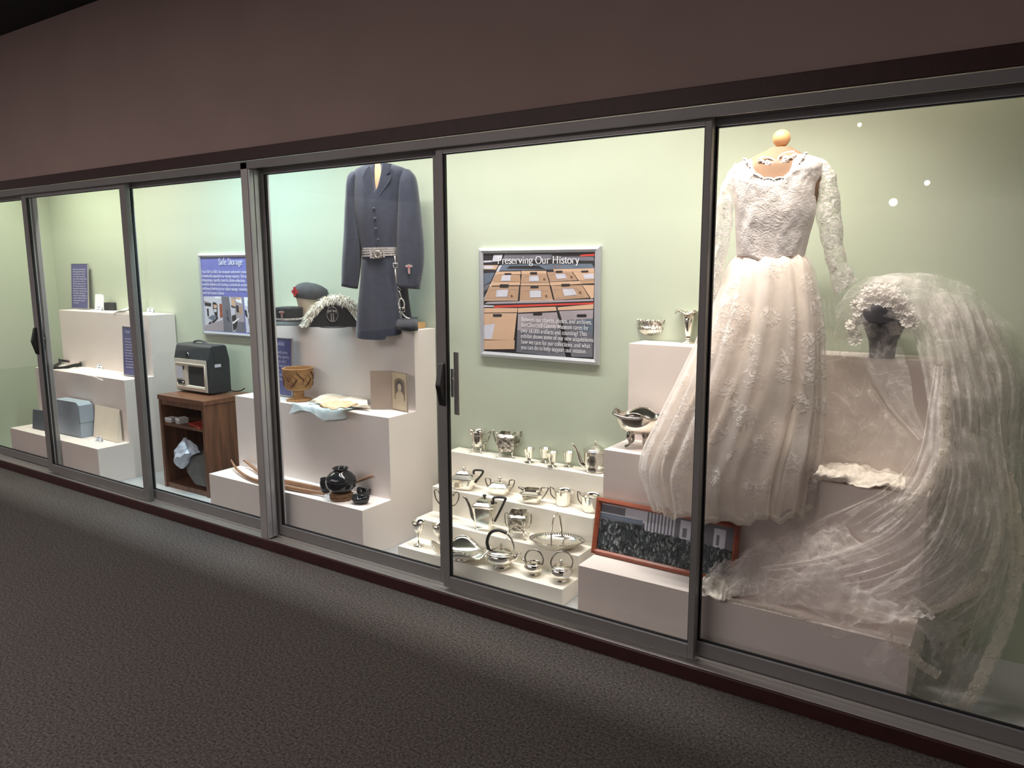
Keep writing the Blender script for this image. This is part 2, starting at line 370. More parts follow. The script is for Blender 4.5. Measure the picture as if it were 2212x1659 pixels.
def sheet(rows, nu, nv, mat, folds=0, amp=0, crumple=0, csc=6, seed=0, drift=1.0, mb=None, dirv=(0, -1, .35)):
    """cloth surface through rows of guide points (row = across, order = along the fall) with running folds and creases"""
    rr = [cat(r, nu) for r in rows]; g = []
    for j in range(nu): g.append(cat([r[j] for r in rr], nv))
    rows2 = []; d = V(dirv).normalized(); off = V((seed * 3.7, seed * 1.3, seed * 2.1))
    for i in range(nv):
        v = i / (nv - 1); row = []
        for j in range(nu):
            u = j / (nu - 1); p = V(g[j][i])
            ph = folds * 2 * pi * u + drift * sin(v * 3 + seed) + 1.2 * sin(u * 5 + v * 2 + seed)
            k = amp * (sin(ph) * .7 + .3 * sin(2.3 * ph + 1 + seed)) * (.55 + .45 * sin(2.1 * v * pi + u * 4 + seed) ** 2)
            q = p * csc + off
            k2 = crumple * (noise.noise(q) + .5 * abs(noise.noise(q * 2.3)) + .4 * noise.noise(q * 4.1))
            k3 = crumple * .6 * noise.noise(q + V((9, 4, 2)))
            row.append(tuple(p + d * (k + k2) + V((k3, 0, k3 * .5))))
        rows2.append(row)
    mb = mb or MB(); mb.grid(rows2, mat); return mb

# ------------------------------------------------------------------ serif lettering drawn as strokes
GL = {
'a': (43, 'c6,36 12,42 20,43 27,40 28,33 28,5 35,1;c28,26 16,23 6,16 6,7 12,0 20,1 28,8'),
'b': (49, '10,68 10,1;3,66 10,68;c10,34 20,43 34,40 41,24 37,6 24,-1 10,5'),
'c': (40, 'c34,35 28,42 20,43 8,36 5,20 10,5 22,-1 36,8'),
'd': (49, '36,68 36,1;29,66 36,68;36,1 44,1;c36,36 26,43 12,40 5,24 8,6 20,-1 36,7'),
'e': (42, 'c6,24 36,25 35,36 24,43 12,40 5,24 8,6 22,-1 36,8'),
'f': (28, 'c32,63 24,69 15,64 12,52 12,1;2,42 26,42;4,1 21,1'),
'g': (45, 'c19,43 31,40 34,28 29,17 19,14 9,18 6,29 9,40 19,43;c10,17 7,8 14,3 32,2 38,-6 34,-16 20,-21 7,-17 6,-8 14,2;30,40 43,43'),
'h': (50, '10,68 10,1;3,66 10,68;3,1 18,1;c10,32 20,42 32,42 37,32 37,1;30,1 45,1'),
'i': (24, '11,42 11,1;3,40 11,42;3,1 20,1;d11,58'),
'j': (24, 'c12,42 12,-6 9,-16 0,-20;4,40 12,42;d12,58'),
'k': (47, '10,68 10,1;3,66 10,68;3,1 17,1;10,16 32,42;17,24 38,1;25,42 41,42;30,1 46,1'),
'l': (24, '11,68 11,1;3,66 11,68;3,1 20,1'),
'm': (74, '10,42 10,1;2,40 10,42;3,1 17,1;c10,33 20,42 31,42 35,33 35,1;28,1 42,1;c35,33 45,42 56,42 60,33 60,1;53,1 68,1'),
'n': (50, '10,42 10,1;2,40 10,42;3,1 17,1;c10,33 20,42 32,42 37,33 37,1;30,1 45,1'),
'o': (46, 'c23,43 35,38 41,21 35,4 23,-1 11,4 5,21 11,38 23,43'),
'p': (49, '10,42 10,-22;2,40 10,42;3,-22 18,-22;c10,34 20,43 34,40 41,24 37,6 24,-1 10,5'),
'q': (49, '37,42 37,-22;29,-22 44,-22;c36,36 26,43 12,40 5,24 8,6 20,-1 36,7'),
'r': (35, '10,42 10,1;2,40 10,42;3,1 19,1;c10,30 17,40 25,43 33,39'),
's': (34, 'c28,34 24,42 16,43 8,38 8,30 16,24 25,19 29,11 25,2 16,-1 8,1 5,10'),
't': (28, 'c13,54 13,8 17,1 27,4;3,42 25,42'),
'u': (50, 'c10,42 10,10 16,0 26,0 36,9;37,42 37,1;2,42 10,42;29,42 37,42;37,1 45,1'),
'v': (44, '7,42 22,1;37,42 22,1;1,42 15,42;29,42 43,42'),
'w': (66, '7,42 19,1;33,42 19,1;33,42 46,1;59,42 46,1;1,42 15,42;52,42 65,42'),
'x': (44, '7,42 36,1;36,42 7,1;1,42 15,42;29,42 43,42;1,1 14,1;28,1 43,1'),
'y': (44, '7,42 22,3;c37,42 20,-10 14,-19 5,-20;1,42 15,42;29,42 43,42'),
'z': (40, '5,42 34,42;34,42 5,1;5,1 35,1'),
'P': (54, '13,65 13,1;4,1 22,1;c4,65 32,65 43,58 43,44 34,34 13,32'),
'O': (72, 'c36,66 55,60 66,33 55,5 36,-1 17,5 6,33 17,60 36,66'),
'H': (74, '14,65 14,1;58,65 58,1;14,34 58,34;5,65 23,65;5,1 23,1;49,65 67,65;49,1 67,1'),
'B': (56, '13,65 13,1;c4,65 30,65 40,58 39,44 30,36 13,34;c13,34 34,34 47,26 46,10 34,1 4,1'),
'C': (64, 'c56,52 46,64 34,66 14,58 6,33 14,8 34,-1 48,3 58,15;57,48 57,66'),
'M': (84, '14,65 14,1;14,65 41,5;68,65 41,5;69,65 69,1;5,65 14,65;69,65 79,65;6,1 22,1;60,1 79,1'),
'T': (60, '30,65 30,1;5,65 56,65;5,65 5,52;56,65 56,52;20,1 40,1'),
'S': (46, 'c39,53 36,63 24,66 12,61 9,51 14,42 30,32 40,22 40,10 32,1 20,-1 9,4 6,17'),
'F': (50, '13,65 13,1;4,65 44,65;44,65 44,53;13,35 34,35;4,1 23,1'),
'Y': (62, '8,65 31,32;54,65 31,32;31,32 31,1;1,65 17,65;46,65 61,65;21,1 41,1'),
'0': (46, 'c23,60 34,54 40,30 34,5 23,-1 12,5 6,30 12,54 23,60'),
'1': (36, '19,60 19,1;9,54 19,60;9,1 29,1'),
'2': (44, 'c7,48 13,59 24,60 34,52 34,42 24,22 6,2;6,2 39,2'),
'3': (42, 'c7,50 14,59 24,59 32,50 28,38 17,33;c17,33 32,28 36,14 28,1 14,0 6,8'),
'6': (46, 'c36,58 18,48 7,24 10,5 23,-1 37,6 39,20 32,33 20,34 9,26'),
'8': (46, 'c23,60 34,54 34,42 22,33 8,22 8,6 22,-1 38,5 39,18 26,31 12,42 12,54 23,60'),
',': (22, '12,5 7,-10;d11,4'), '.': (22, 'd11,4'), '!': (26, '13,65 13,18;d13,4'), ')': (28, 'c6,68 18,45 18,5 6,-14'), "'": (18, '9,68 7,52'), ' ': (24, '')}
def glyph(ch):
    adv, s = GL[ch]; out = []
    for st in s.split(';'):
        if not st: continue
        if st[0] == 'd':
            x, y = map(float, st[1:].split(',')); out.append(([(x, y - 4.5), (x, y + 4.5)], 9)); continue
        pts = [tuple(map(float, q.split(','))) for q in st.lstrip('c').split()]
        if st[0] == 'c': pts = cat(pts, max(10, len(pts) * 2))
        out.append((pts, None))
    return adv, out
GC = {c: glyph(c) for c in GL}
def text(mb, txt, x, z, size, y, mat, sx=1.0, bold=1.0):
    """left-aligned line on the plane y (facing -y), baseline z; size = em in metres"""
    k = size / 100
    for ch in txt:
        adv, sts = GC.get(ch, GC[' '])
        for pts, w in sts:
            vs = []
            for i, (a, b) in enumerate(pts):
                p0 = pts[max(0, i - 1)]; p1 = pts[min(len(pts) - 1, i + 1)]
                dx, dy = p1[0] - p0[0], p1[1] - p0[1]; L = math.hypot(dx, dy) or 1
                ww = (w or (3.2 + 5.2 * abs(dy / L))) * bold / 2
                nx, ny = -dy / L * ww, dx / L * ww
                vs += [(x + (a + nx) * k * sx, y, z + (b + ny) * k), (x + (a - nx) * k * sx, y, z + (b - ny) * k)]
            mb.add(vs, [(2 * i, 2 * i + 1, 2 * i + 3, 2 * i + 2) for i in range(len(pts) - 1)], mat)
        x += adv * k * sx
    return x
def twidth(txt, size, sx=1.0): return sum(GC.get(c, GC[' '])[0] for c in txt) * size / 100 * sx
def rows_of_type(mb, x0, x1, z, h, y, mat, seed, frac=1.0):
    """a line of print too small to read: broken strokes"""
    r = random.Random(seed); x = x0; end = x0 + (x1 - x0) * frac
    while x < end - .004:
        w = min(r.uniform(.008, .028), end - x)
        n = max(2, int(w / .0035))
        for i in range(n):
            a = x + w * i / n; hh = h * r.choice((.62, .62, .66, 1.0)); zz = z - (h * .3 if r.random() < .12 else 0)
            mb.poly([(a, y, zz), (a + w / n * .72, y, zz), (a + w / n * .72, y, z + hh), (a, y, z + hh)], mat)
        mb.poly([(x, y - .00005, z + h * .22), (x + w, y - .00005, z + h * .22), (x + w, y - .00005, z + h * .45), (x, y - .00005, z + h * .45)], mat)
        x += w + .0045

# ------------------------------------------------------------------ the setting
XL, XR, YB, ZF = -6.57, .62, .72, .02          # case interior: left, right, back, floor
struct(MB().box(-12, 8, -18, 0.0, -.05, 0, 'carpet').build('floor'))
struct(MB().box(-12, 8, 0, .02, 1.998, 2.875, 'plaster_brown').build('wall_front'))
struct(MB().box(-12, 8, -18, .8, 2.875, 2.93, 'ceiling_black').build('ceiling'))
struct(MB().box(-12, XL - .08, .0, .02, 0, 1.998, 'plaster_brown').build('wall_left'))
struct(MB().box(XR + .02, 8, .0, .02, 0, 1.998, 'plaster_brown').build('wall_right'))
struct(MB().box(-12, 8, -.014, 0, 1.943, 2.0, 'trim_red').build('trim_1', bevel=.002))
struct(MB().box(-12, 8, -.014, 0, 0, .052, 'trim_red').build('trim_2', bevel=.003))
struct(MB().box(XL - .03, XR + .03, YB, YB + .03, ZF, 2.83, 'wall_green').build('wall_back'))
struct(MB().box(XL - .03, XL, .10, YB, ZF, 2.83, 'wall_green').build('wall_case_left'))
struct(MB().box(XR, XR + .03, .10, YB, ZF, 2.83, 'wall_green').build('wall_case_right'))
struct(MB().box(XL - .03, XR + .03, .0, YB + .03, 0.001, ZF, 'case_floor').build('floor_case'))
struct(MB().box(XL - .03, XR + .03, .02, YB + .03, 2.83, 2.86, 'white_board').build('ceiling_case'))
struct(MB().box(XL - .03, XR + .03, .02, .04, 1.99, 2.83, 'white_board').build('wall_header_inside'))
# aluminium head and sill tracks, posts
h = MB(); h.box(XL - .05, XR + .05, 0, .012, 1.906, 1.9425, 'alu_dark'); h.box(XL - .05, XR + .05, .012, .125, 1.932, 1.9425, 'alu_dark')
h.box(XL - .05, XR + .05, .058, .066, 1.91, 1.932, 'alu_dark'); h.box(XL - .05, XR + .05, .113, .125, 1.90, 1.932, 'alu_dark')
h.box(XL - .05, XR + .05, -.002, .002, 1.9385, 1.9425, 'alu')
struct(h.build('trim_3', bevel=.001))
s = MB(); s.box(XL - .05, XR + .05, 0, .125, .0205, .046, 'alu'); s.box(XL - .05, XR + .05, .060, .064, .046, .058, 'alu'); s.box(XL - .05, XR + .05, .105, .125, .046, .066, 'alu')
s.box(XL - .05, XR + .05, -.002, .006, .046, .053, 'alu')
struct(s.build('trim_4', bevel=.001))
p = MB(); p.box(-3.186, -3.138, 0, .118, .053, 1.937, 'alu'); p.box(-3.138, -3.128, .004, .028, .056, 1.905, 'alu_light'); p.box(-3.138, -3.131, .034, .060, .056, 1.905, 'alu_light'); p.box(-3.138, -3.126, .106, .118, .056, 1.905, 'alu_light')
struct(p.build('trim_5', bevel=.0015))
def door(name, x0, x1, y, sl, sr, label=None):
    """sliding glazed leaf: stiles sl / sr wide, rails, rubber gasket, glass, on the track at y"""
    m = MB(); d = .026; g = .007
    m.box(x0, x0 + sl, y, y + d, .060, 1.928, 'alu_dark'); m.box(x1 - sr, x1, y, y + d, .060, 1.928, 'alu_dark')
    m.box(x0 + sl, x1 - sr, y, y + d, .060, .110, 'alu_dark'); m.box(x0 + sl, x1 - sr, y, y + d, 1.888, 1.928, 'alu_dark')
    for a, b in ((x0, x0 + sl), (x1 - sr, x1)):                                     # pale inner faces and fins of the stiles
        m.box(a + .004, b - .002, y + d, y + d + .003, .066, 1.92, 'alu_light')
        m.box((a + b) / 2 - .002, (a + b) / 2 + .002, y + d + .003, y + d + .007, .066, 1.92, 'alu')
    o = struct(m.build(name, bevel=.0012))
    f = MB()
    for q in ((x0 + sl, x0 + sl + g, .110, 1.888), (x1 - sr - .003, x1 - sr, .110, 1.888), (x0 + sl, x1 - sr, .110, .110 + g), (x0 + sl, x1 - sr, 1.888 - g * .8, 1.888)): f.box(q[0], q[1], y + .006, y + .018, q[2], q[3], 'rubber')
    f.build('gasket', o)
    b = MB(); b.box(x0 + sl, x1 - sr, y + .0025, y + .006, .110, .1125, 'alu_light'); b.box(x0 + sl, x1 - sr, y + .0025, y + .006, 1.8865, 1.889, 'alu_light'); b.build('glazing_bead', o)
    gl = MB(); gl.poly([(x0 + sl, y + .012, .112), (x1 - sr, y + .012, .112), (x1 - sr, y + .012, 1.887), (x0 + sl, y + .012, 1.887)], 'glass'); gl.build('glass_pane', o, norm=False)
    return o
YF_, YR_ = .030, .070
dA = door('door_1', XL - .02, -5.412, YR_, .04, .042)
dB = door('door_2', -5.474, -4.254, YF_, .057, .058)
dC = door('door_3', -4.325, -3.19, YR_, .04, .03)
dD = door('door_4', -3.125, -2.004, YR_, .015, .044)
dE = door('door_5', -1.999, -.866, YF_, .034, .022)
dF = door('door_6', -.905, XR, YR_, .036, .04)
for o, x in ((dB, -5.453), (dE, -1.983)):
    k = MB(); pr = [(-.022, -.052), (-.022, .052), (-.012, .075), (-.001, .080), (-.001, -.080), (-.012, -.075)]
    zc = .955
    k.prism([(YF_ - .001, zc - .092), (YF_ - .001, zc + .092), (YF_ - .012, zc + .086), (YF_ - .034, zc + .004), (YF_ - .034, zc - .006), (YF_ - .012, zc - .086)], x - .013, x + .013, 'black_plastic', axis='x')
    k.box(x - .012, x + .012, YF_ - .036, YF_ - .032, zc - .003, zc + .002, 'box_black')
    k.build('handle', o, bevel=.004)
    l = MB(); l.box(x + .034, x + .058, YF_ + .032, YF_ + .036, zc - .13, zc + .135, 'alu_dark'); l.build('strike_plate', o)
    l = MB(); l.box(x + .020, x + .032, YF_ + .028, YF_ + .034, zc - .055, zc + .065, 'alu_light'); l.tube([(x + .022, YF_ + .031, zc + .03), (x + .036, YF_ + .031, zc + .018), (x + .036, YF_ + .031, zc + .006)], .0035, 'chrome', k=8)
    for dz in (.055, -.045): l.ball((x + .036, YF_ + .031, zc + dz), .004, 'chrome', 8)
    l.build('latch', o)
# ceiling spotlights across the hall (mirrored as small dots in the right-hand glass)
for i, (loc, r) in enumerate([((-2.43, -15.57, 2.8), .085), ((-1.465, -11.99, 2.8), .045), ((-1.457, -5.71, 2.8), .02)]):
    t = thing('ceiling_spotlight', ['bright round ceiling spotlight far across the dark hall', 'smaller ceiling spotlight halfway across the dark hall', 'tiny ceiling spotlight nearest the display case'][i], 'light', (loc[0], loc[1], 2.875))
    MB().lathe([(r * 1.25, -.075), (r * 1.35, 0)], 'box_black', 16).build('housing', t)
    MB().ball((0, 0, -.075 - r * 1.0), r, 'lamp_glow', 14).build('lamp_bulb', t)

# ------------------------------------------------------------------ white stepped blocks
def stair(name, x0, x1, steps, yb, label, mat_, grp, y0=None):
    pts = [(steps[0][0], ZF)]
    for i, (y, z) in enumerate(steps):
        z -= .0012; pts.append((y, z)); pts.append((steps[i + 1][0] if i + 1 < len(steps) else yb, z))
    pts.append((yb, ZF))
    o = MB().prism(pts, x0, x1, mat_, axis='x').build(name, bevel=.0015)
    return tag(o, label, 'plinth', grp)
stair('stepped_plinth', -6.16, -4.94, [(.10, .268), (.315, .695), (.525, 1.117)], .715, 'white three-step plinth holding signs and archival boxes at the far left', 'block_paint', 'three-step plinths')
stair('stepped_plinth', -3.80, -2.583, [(.133, .270), (.338, .695), (.545, 1.117)], .715, 'scuffed white three-step plinth under the dark coat, hats and basket', 'white_board', 'three-step plinths')
stair('stepped_plinth', -1.385, -.20, [(.126, .264), (.335, .695), (.560, 1.115)], .715, 'white three-step plinth behind the wedding dress and veil', 'block_paint', 'three-step plinths')
stair('silver_riser', -2.43, -1.507, [(.213, .098), (.352, .200), (.480, .332), (.613, .490)], .71, 'low four-step white riser covered with polished silverware', 'riser_paint', None)

# ------------------------------------------------------------------ silverware
def kn(m, z, s=1.0, x=0, y=0, mt='silver'):
    m.lathe([(.004 * s, z), (.0035 * s, z + .005 * s), (.009 * s, z + .009 * s), (.010 * s, z + .013 * s), (.006 * s, z + .018 * s), (.001, z + .021 * s)], mt, 12, c=(x, y, 0))
def leg4(t, rx, ry, h, out=.006, mat_='silver'):
    for sx in (-1, 1):
        for sy in (-1, 1):
            MB().tube([(sx * rx * .8, sy * ry * .8, h * 1.5), (sx * rx, sy * ry, h), (sx * rx * .95, sy * ry * .95, h * .45), (sx * (rx + out), sy * (ry + out), .003), (sx * (rx + out * 2.2), sy * (ry + out * 2.2), .003)], [.006, .005, .003, .003, .0035], mat_, 6, 10).build('foot', t)
G = 'silver pieces on the white riser'
def silver(name, label, c, loc, rz=0): return thing(name, label, c, loc, rz, G)
RZ = .25
# top step -------------------------------------------------
t = silver('cream_jug', 'tall footed silver cream jug with pointed spout, leftmost on the top step', 'jug', (-2.279, 0.676, 0.490), RZ)
m = MB(); m.lathe([(.018, .028), (.026, .034), (.031, .06), (.033, .092), (.030, .101), (.036, .116), (.034, .116), (.028, .10), (.029, .06), (.0, .045)], 'silver', 28); m.build('body', t)
m = MB(); m.loft([[(-.028, -.012, .085), (-.028, .012, .085), (-.024, .012, .114), (-.024, -.012, .114)], [(-.045, -.007, .104), (-.045, .007, .104), (-.045, .007, .116), (-.045, -.007, .116)], [(-.058, -.002, .119), (-.058, .002, .119), (-.057, .002, .121), (-.057, -.002, .121)]], 'silver', True, True, True, True); m.build('spout', t)
m = MB(); m.tube([(.032, 0, .095), (.058, 0, .108), (.070, 0, .110), (.062, 0, .085), (.050, 0, .058), (.030, 0, .048)], .0035, 'silver_chased', 8, 20); m.tube([(.05, 0, .06), (.058, 0, .066), (.056, 0, .074)], .003, 'silver_chased', 6, 8); m.build('handle', t)
leg4(t, .024, .024, .028)
t = silver('sugar_bowl', 'square engraved silver sugar bowl on four legs with two angular handles', 'bowl', (-2.104, 0.686, 0.490), .35)
m = MB(); m.oct([(.030, .030, .030), (.042, .042, .046), (.046, .046, .075), (.047, .047, .105), (.036, .036, .120), (.037, .037, .123), (.034, .034, .122), (.034, .034, .06)], 'silver_chased', True, True, ch=.12); m.build('body', t)
for s_ in (-1, 1):
    m = MB(); m.tube([(s_ * .044, 0, .105), (s_ * .062, 0, .122), (s_ * .074, 0, .132), (s_ * .070, 0, .110), (s_ * .060, 0, .075), (s_ * .045, 0, .058)], .004, 'silver_chased', 8, 18); m.build('handle', t)
leg4(t, .034, .034, .030, .008)
cups = [(-1.943, 0.639, 0.490), (-1.878, 0.681, 0.490), (-1.808, 0.634, 0.490), (-1.743, 0.676, 0.490)]
cl = ['small flared silver cup right beside the square sugar bowl', 'small flared silver cup at the back of the four on the top step', 'small flared silver cup in front, third of the four on the top step', 'small flared silver cup nearest the domed teapot spout']
for i, c in enumerate(cups):
    if i == 0:
        t0 = silver('footed_cup', cl[0], 'cup', c); t0['group'] = 'four small cups on the top step'
        m = MB(); m.lathe([(.011, .016), (.017, .03), (.027, .070), (.029, .0715), (.025, .070), (.015, .032), (0, .024)], 'silver', 24); m.build('bowl', t0)
        MB().lathe([(.024, 0), (.024, .003), (.008, .008), (.007, .017)], 'silver', 24).build('foot', t0)
    else: dup(t0, c, None, cl[i])
t = silver('teapot', 'round silver teapot with domed lid and curved spout beside the tall plinth', 'teapot', (-1.596, 0.672, 0.490), .45)
m = MB(); m.lathe([(.040, 0), (.046, .004), (.042, .008), (.050, .03), (.055, .06), (.056, .095), (.060, .101), (.057, .104)], 'silver', 36, cap1=True); m.build('body', t)
m = MB(); m.lathe([(.054, .103), (.050, .108), (.034, .118), (.018, .128), (.006, .131)], 'silver', 32, cap1=True); kn(m, .130, .75); m.build('lid', t)
MB().tube([(-.048, 0, .028), (-.066, 0, .04), (-.078, 0, .075), (-.090, 0, .108), (-.104, 0, .124), (-.112, 0, .126)], [.014, .010, .0075, .006, .005, .0045], 'silver', 10, 20).build('spout', t)
MB().tube([(.053, 0, .092), (.085, 0, .10), (.095, 0, .07), (.08, 0, .035), (.051, 0, .03)], .005, 'ebony', 8, 20).build('handle', t)
# third step -----------------------------------------------
def ang(m, x0, z0, x1, z1, x2, z2, r=.0055, mt='ebony'):
    m.tube([(x0, 0, z0), (x0 + .002, 0, z0 + (z1 - z0) * .9), (x1, 0, z1), (x1 - .003, 0, z1 - .018), (x2 + (x1 - x2) * .35, 0, z2 + (z1 - z2) * .3), (x2, 0, z2)], r, mt, 8, 26)
t = silver('teapot', 'low rectangular silver teapot with dark angular handle at the left end', 'teapot', (-2.264, 0.534, 0.332), .3)
m = MB(); m.oct([(.044, .030, 0), (.046, .032, .003), (.064, .045, .052), (.068, .049, .056), (.068, .049, .059), (.044, .030, .076), (.042, .028, .078)], 'silver', True, True); m.build('body', t)
m = MB(); m.oct([(.040, .026, .078), (.040, .026, .083), (.022, .014, .092)], 'silver', True, True); kn(m, .091, 1.1); m.build('lid', t)
m = MB(); ang(m, .052, .078, .098, .100, .060, .035); m.build('handle', t)
MB().tube([(-.055, 0, .02), (-.078, 0, .04), (-.09, 0, .065), (-.102, 0, .07)], [.012, .009, .006, .005], 'silver', 8, 12).build('spout', t)
t = silver('sugar_bowl', 'low lidded silver sugar bowl with two square handles, centre of third step', 'bowl', (-2.060, 0.555, 0.332), .3)
m = MB(); m.oct([(.036, .026, 0), (.038, .028, .003), (.054, .040, .038), (.058, .043, .041), (.058, .043, .044), (.038, .026, .057)], 'silver', True, True); m.build('body', t)
m = MB(); m.oct([(.038, .025, .057), (.036, .024, .061), (.014, .010, .068)], 'silver', True, True); kn(m, .067, 1.1); m.build('lid', t)
for s_ in (-1, 1):
    m = MB(); m.tube([(s_ * .048, 0, .05), (s_ * .050, 0, .072), (s_ * .074, 0, .075), (s_ * .068, 0, .045), (s_ * .05, 0, .018)], .0035, 'silver_dark', 8, 20); m.build('handle', t)
t = silver('cream_jug', 'low octagonal silver creamer with open top and side spout', 'jug', (-1.858, 0.530, 0.3320), .3)
m = MB(); m.oct([(.034, .024, 0), (.036, .026, .003), (.052, .038, .042), (.056, .041, .046), (.054, .040, .049), (.036, .026, .058), (.036, .026, .066), (.034, .024, .066), (.034, .024, .05)], 'silver', True, False); m.poly([(.034 * a, .024 * b, .052) for a, b in ((1, -.7), (1, .7), (.7, 1), (-.7, 1), (-1, .7), (-1, -.7), (-.7, -1), (.7, -1))], 'silver_dark'); m.build('body', t)
m = MB(); m.loft([[(-.034, -.012, .054), (-.034, .012, .054), (-.034, .012, .066), (-.034, -.012, .066)], [(-.066, -.005, .064), (-.066, .005, .064), (-.068, .005, .070), (-.068, -.005, .070)]], 'silver_dark', True, True, True, True); m.build('spout', t)
m = MB(); m.tube([(.044, 0, .058), (.048, 0, .074), (.080, 0, .076), (.066, 0, .045), (.048, 0, .02)], .0035, 'silver_dark', 8, 20); m.build('handle', t)
def opencup(nm, label, px, rz, rb, rt, hh, hx):
    t = silver(nm, label, 'jug', px, rz)
    m = MB(); m.lathe([(rb, 0), (rb + .002, .003), (rb + .004, .015), (rt - .002, hh * .8), (rt + .002, hh - .004), (rt + .003, hh), (rt - .001, hh), (rt - .004, hh * .8), (rb, .014), (0, .012)], 'silver', 32, sx=1.15); m.build('body', t)
    m = MB(); m.tube([(-rt * 1.12, 0, hh * .93), (-rt * 1.12 - hx * .6, 0, hh * 1.10), (-rt * 1.12 - hx, 0, hh * 1.08), (-rt * 1.12 - hx * .75, 0, hh * .6), (-rb * 1.12, 0, hh * .28)], .003, 'silver_dark', 8, 20); m.build('handle', t)
    return t
t = opencup('cream_jug', 'round open silver creamer with pouring lip and thin left handle', (-1.713, 0.573, 0.332), .2, .026, .037, .073, .022)
m = MB(); m.loft([[(.036, -.016, .055), (.036, .016, .055), (.040, .016, .072), (.040, -.016, .072)], [(.058, -.004, .070), (.058, .004, .070), (.058, .004, .074), (.058, -.004, .074)]], 'silver', True, True, True, True); m.build('spout', t)
opencup('sugar_bowl', 'open round silver sugar bowl partly behind the framed group photograph', (-1.562, 0.565, 0.332), .2, .030, .042, .078, .016)
# second step ----------------------------------------------
t = silver('loving_cup', 'silver two-handled footed cup half hidden behind the door stile', 'cup', (-2.291, 0.425, 0.200), .2)
m = MB(); m.lathe([(.012, .028), (.026, .045), (.033, .085), (.036, .125), (.039, .137), (.035, .137), (.030, .085), (0, .05)], 'silver', 28); m.build('bowl', t)
MB().lathe([(.030, 0), (.030, .004), (.016, .012), (.010, .02), (.012, .03)], 'silver', 28).build('foot', t)
for s_ in (-1, 1):
    m = MB(); m.tube([(s_ * .036, 0, .12), (s_ * .052, 0, .142), (s_ * .068, 0, .135), (s_ * .062, 0, .10), (s_ * .045, 0, .075), (s_ * .030, 0, .07)], .0035, 'silver_dark', 8, 20); m.build('handle', t)
t = silver('coffee_pot', 'tall chamfered silver coffee pot with dark handle and long spout', 'coffee pot', (-2.050, 0.411, 0.2000), .3)
m = MB(); m.oct([(.042, .034, 0), (.043, .035, .004), (.040, .032, .006), (.050, .040, .108), (.055, .045, .118), (.055, .045, .124), (.038, .030, .134), (.036, .028, .137)], 'silver', True, True); m.build('body', t)
m = MB(); m.oct([(.038, .029, .137), (.037, .028, .144), (.016, .012, .151)], 'silver', True, True); kn(m, .150, 1.0, mt='ebony'); m.build('lid', t)
m = MB(); ang(m, .046, .128, .102, .160, .050, .040, .006); m.build('handle', t)
MB().tube([(-.042, 0, .035), (-.062, 0, .055), (-.074, 0, .10), (-.092, 0, .138), (-.108, 0, .150)], [.013, .0095, .007, .006, .005], 'silver_dark', 10, 20).build('spout', t)
t = silver('waste_bowl', 'square silver bowl with engraved side on four bent legs', 'bowl', (-1.857, 0.408, 0.2000), .38)
m = MB(); m.oct([(.028, .028, .034), (.038, .038, .044), (.043, .043, .072), (.046, .046, .096), (.045, .045, .104), (.036, .036, .114), (.037, .037, .122), (.034, .034, .121), (.032, .032, .06)], 'silver_chased', True, False, ch=.12); m.poly([(-.032, -.032, .10), (.032, -.032, .10), (.032, .032, .10), (-.032, .032, .10)], 'silver_dark'); m.build('body', t)
for s_ in (1, -1):
    m = MB(); m.tube([(s_ * .042, 0, .10), (s_ * .060, 0, .112), (s_ * .062, 0, .08), (s_ * .056, 0, .05), (s_ * .042, 0, .042)], .003, 'silver_chased', 8, 16); m.build('handle', t)
leg4(t, .034, .034, .034, .006)
t = silver('cake_basket', 'oval pierced silver cake basket with tall swing handle', 'basket', (-1.638, 0.390, 0.2000), .35)
m = MB(); m.lathe([(.06, .004), (.062, 0), (.066, .004), (.07, .008), (.092, .020), (.106, .034), (.110, .037), (.104, .036), (.090, .025), (.066, .011), (0, .009)], 'silver', 48, sx=1.12, sy=.72); m.build('dish', t)
m = MB()
for i in range(56):
    a = 2 * pi * i / 56
    m.ball((1.12 * .109 * cos(a), .72 * .109 * sin(a), .0375), .0032, 'silver_dark', 6)
for i in range(64):
    a = 2 * pi * i / 64
    m.poly([(1.12 * r_ * cos(a + d_), .72 * r_ * sin(a + d_), z_ + .0045) for r_, z_, d_ in ((.094, .0275, 0), (.098, .0305, .03), (.102, .0335, 0), (.098, .0305, -.03))], 'print_black')
m.build('pierced_rim', t)
m = MB(); m.tube([(-.010, -.073, .030), (-.014, -.055, .085), (-.010, -.02, .142), (0, .01, .150), (.008, .04, .125), (.010, .073, .034)], .004, 'silver', 8, 28, flat=1.6); m.build('handle', t)
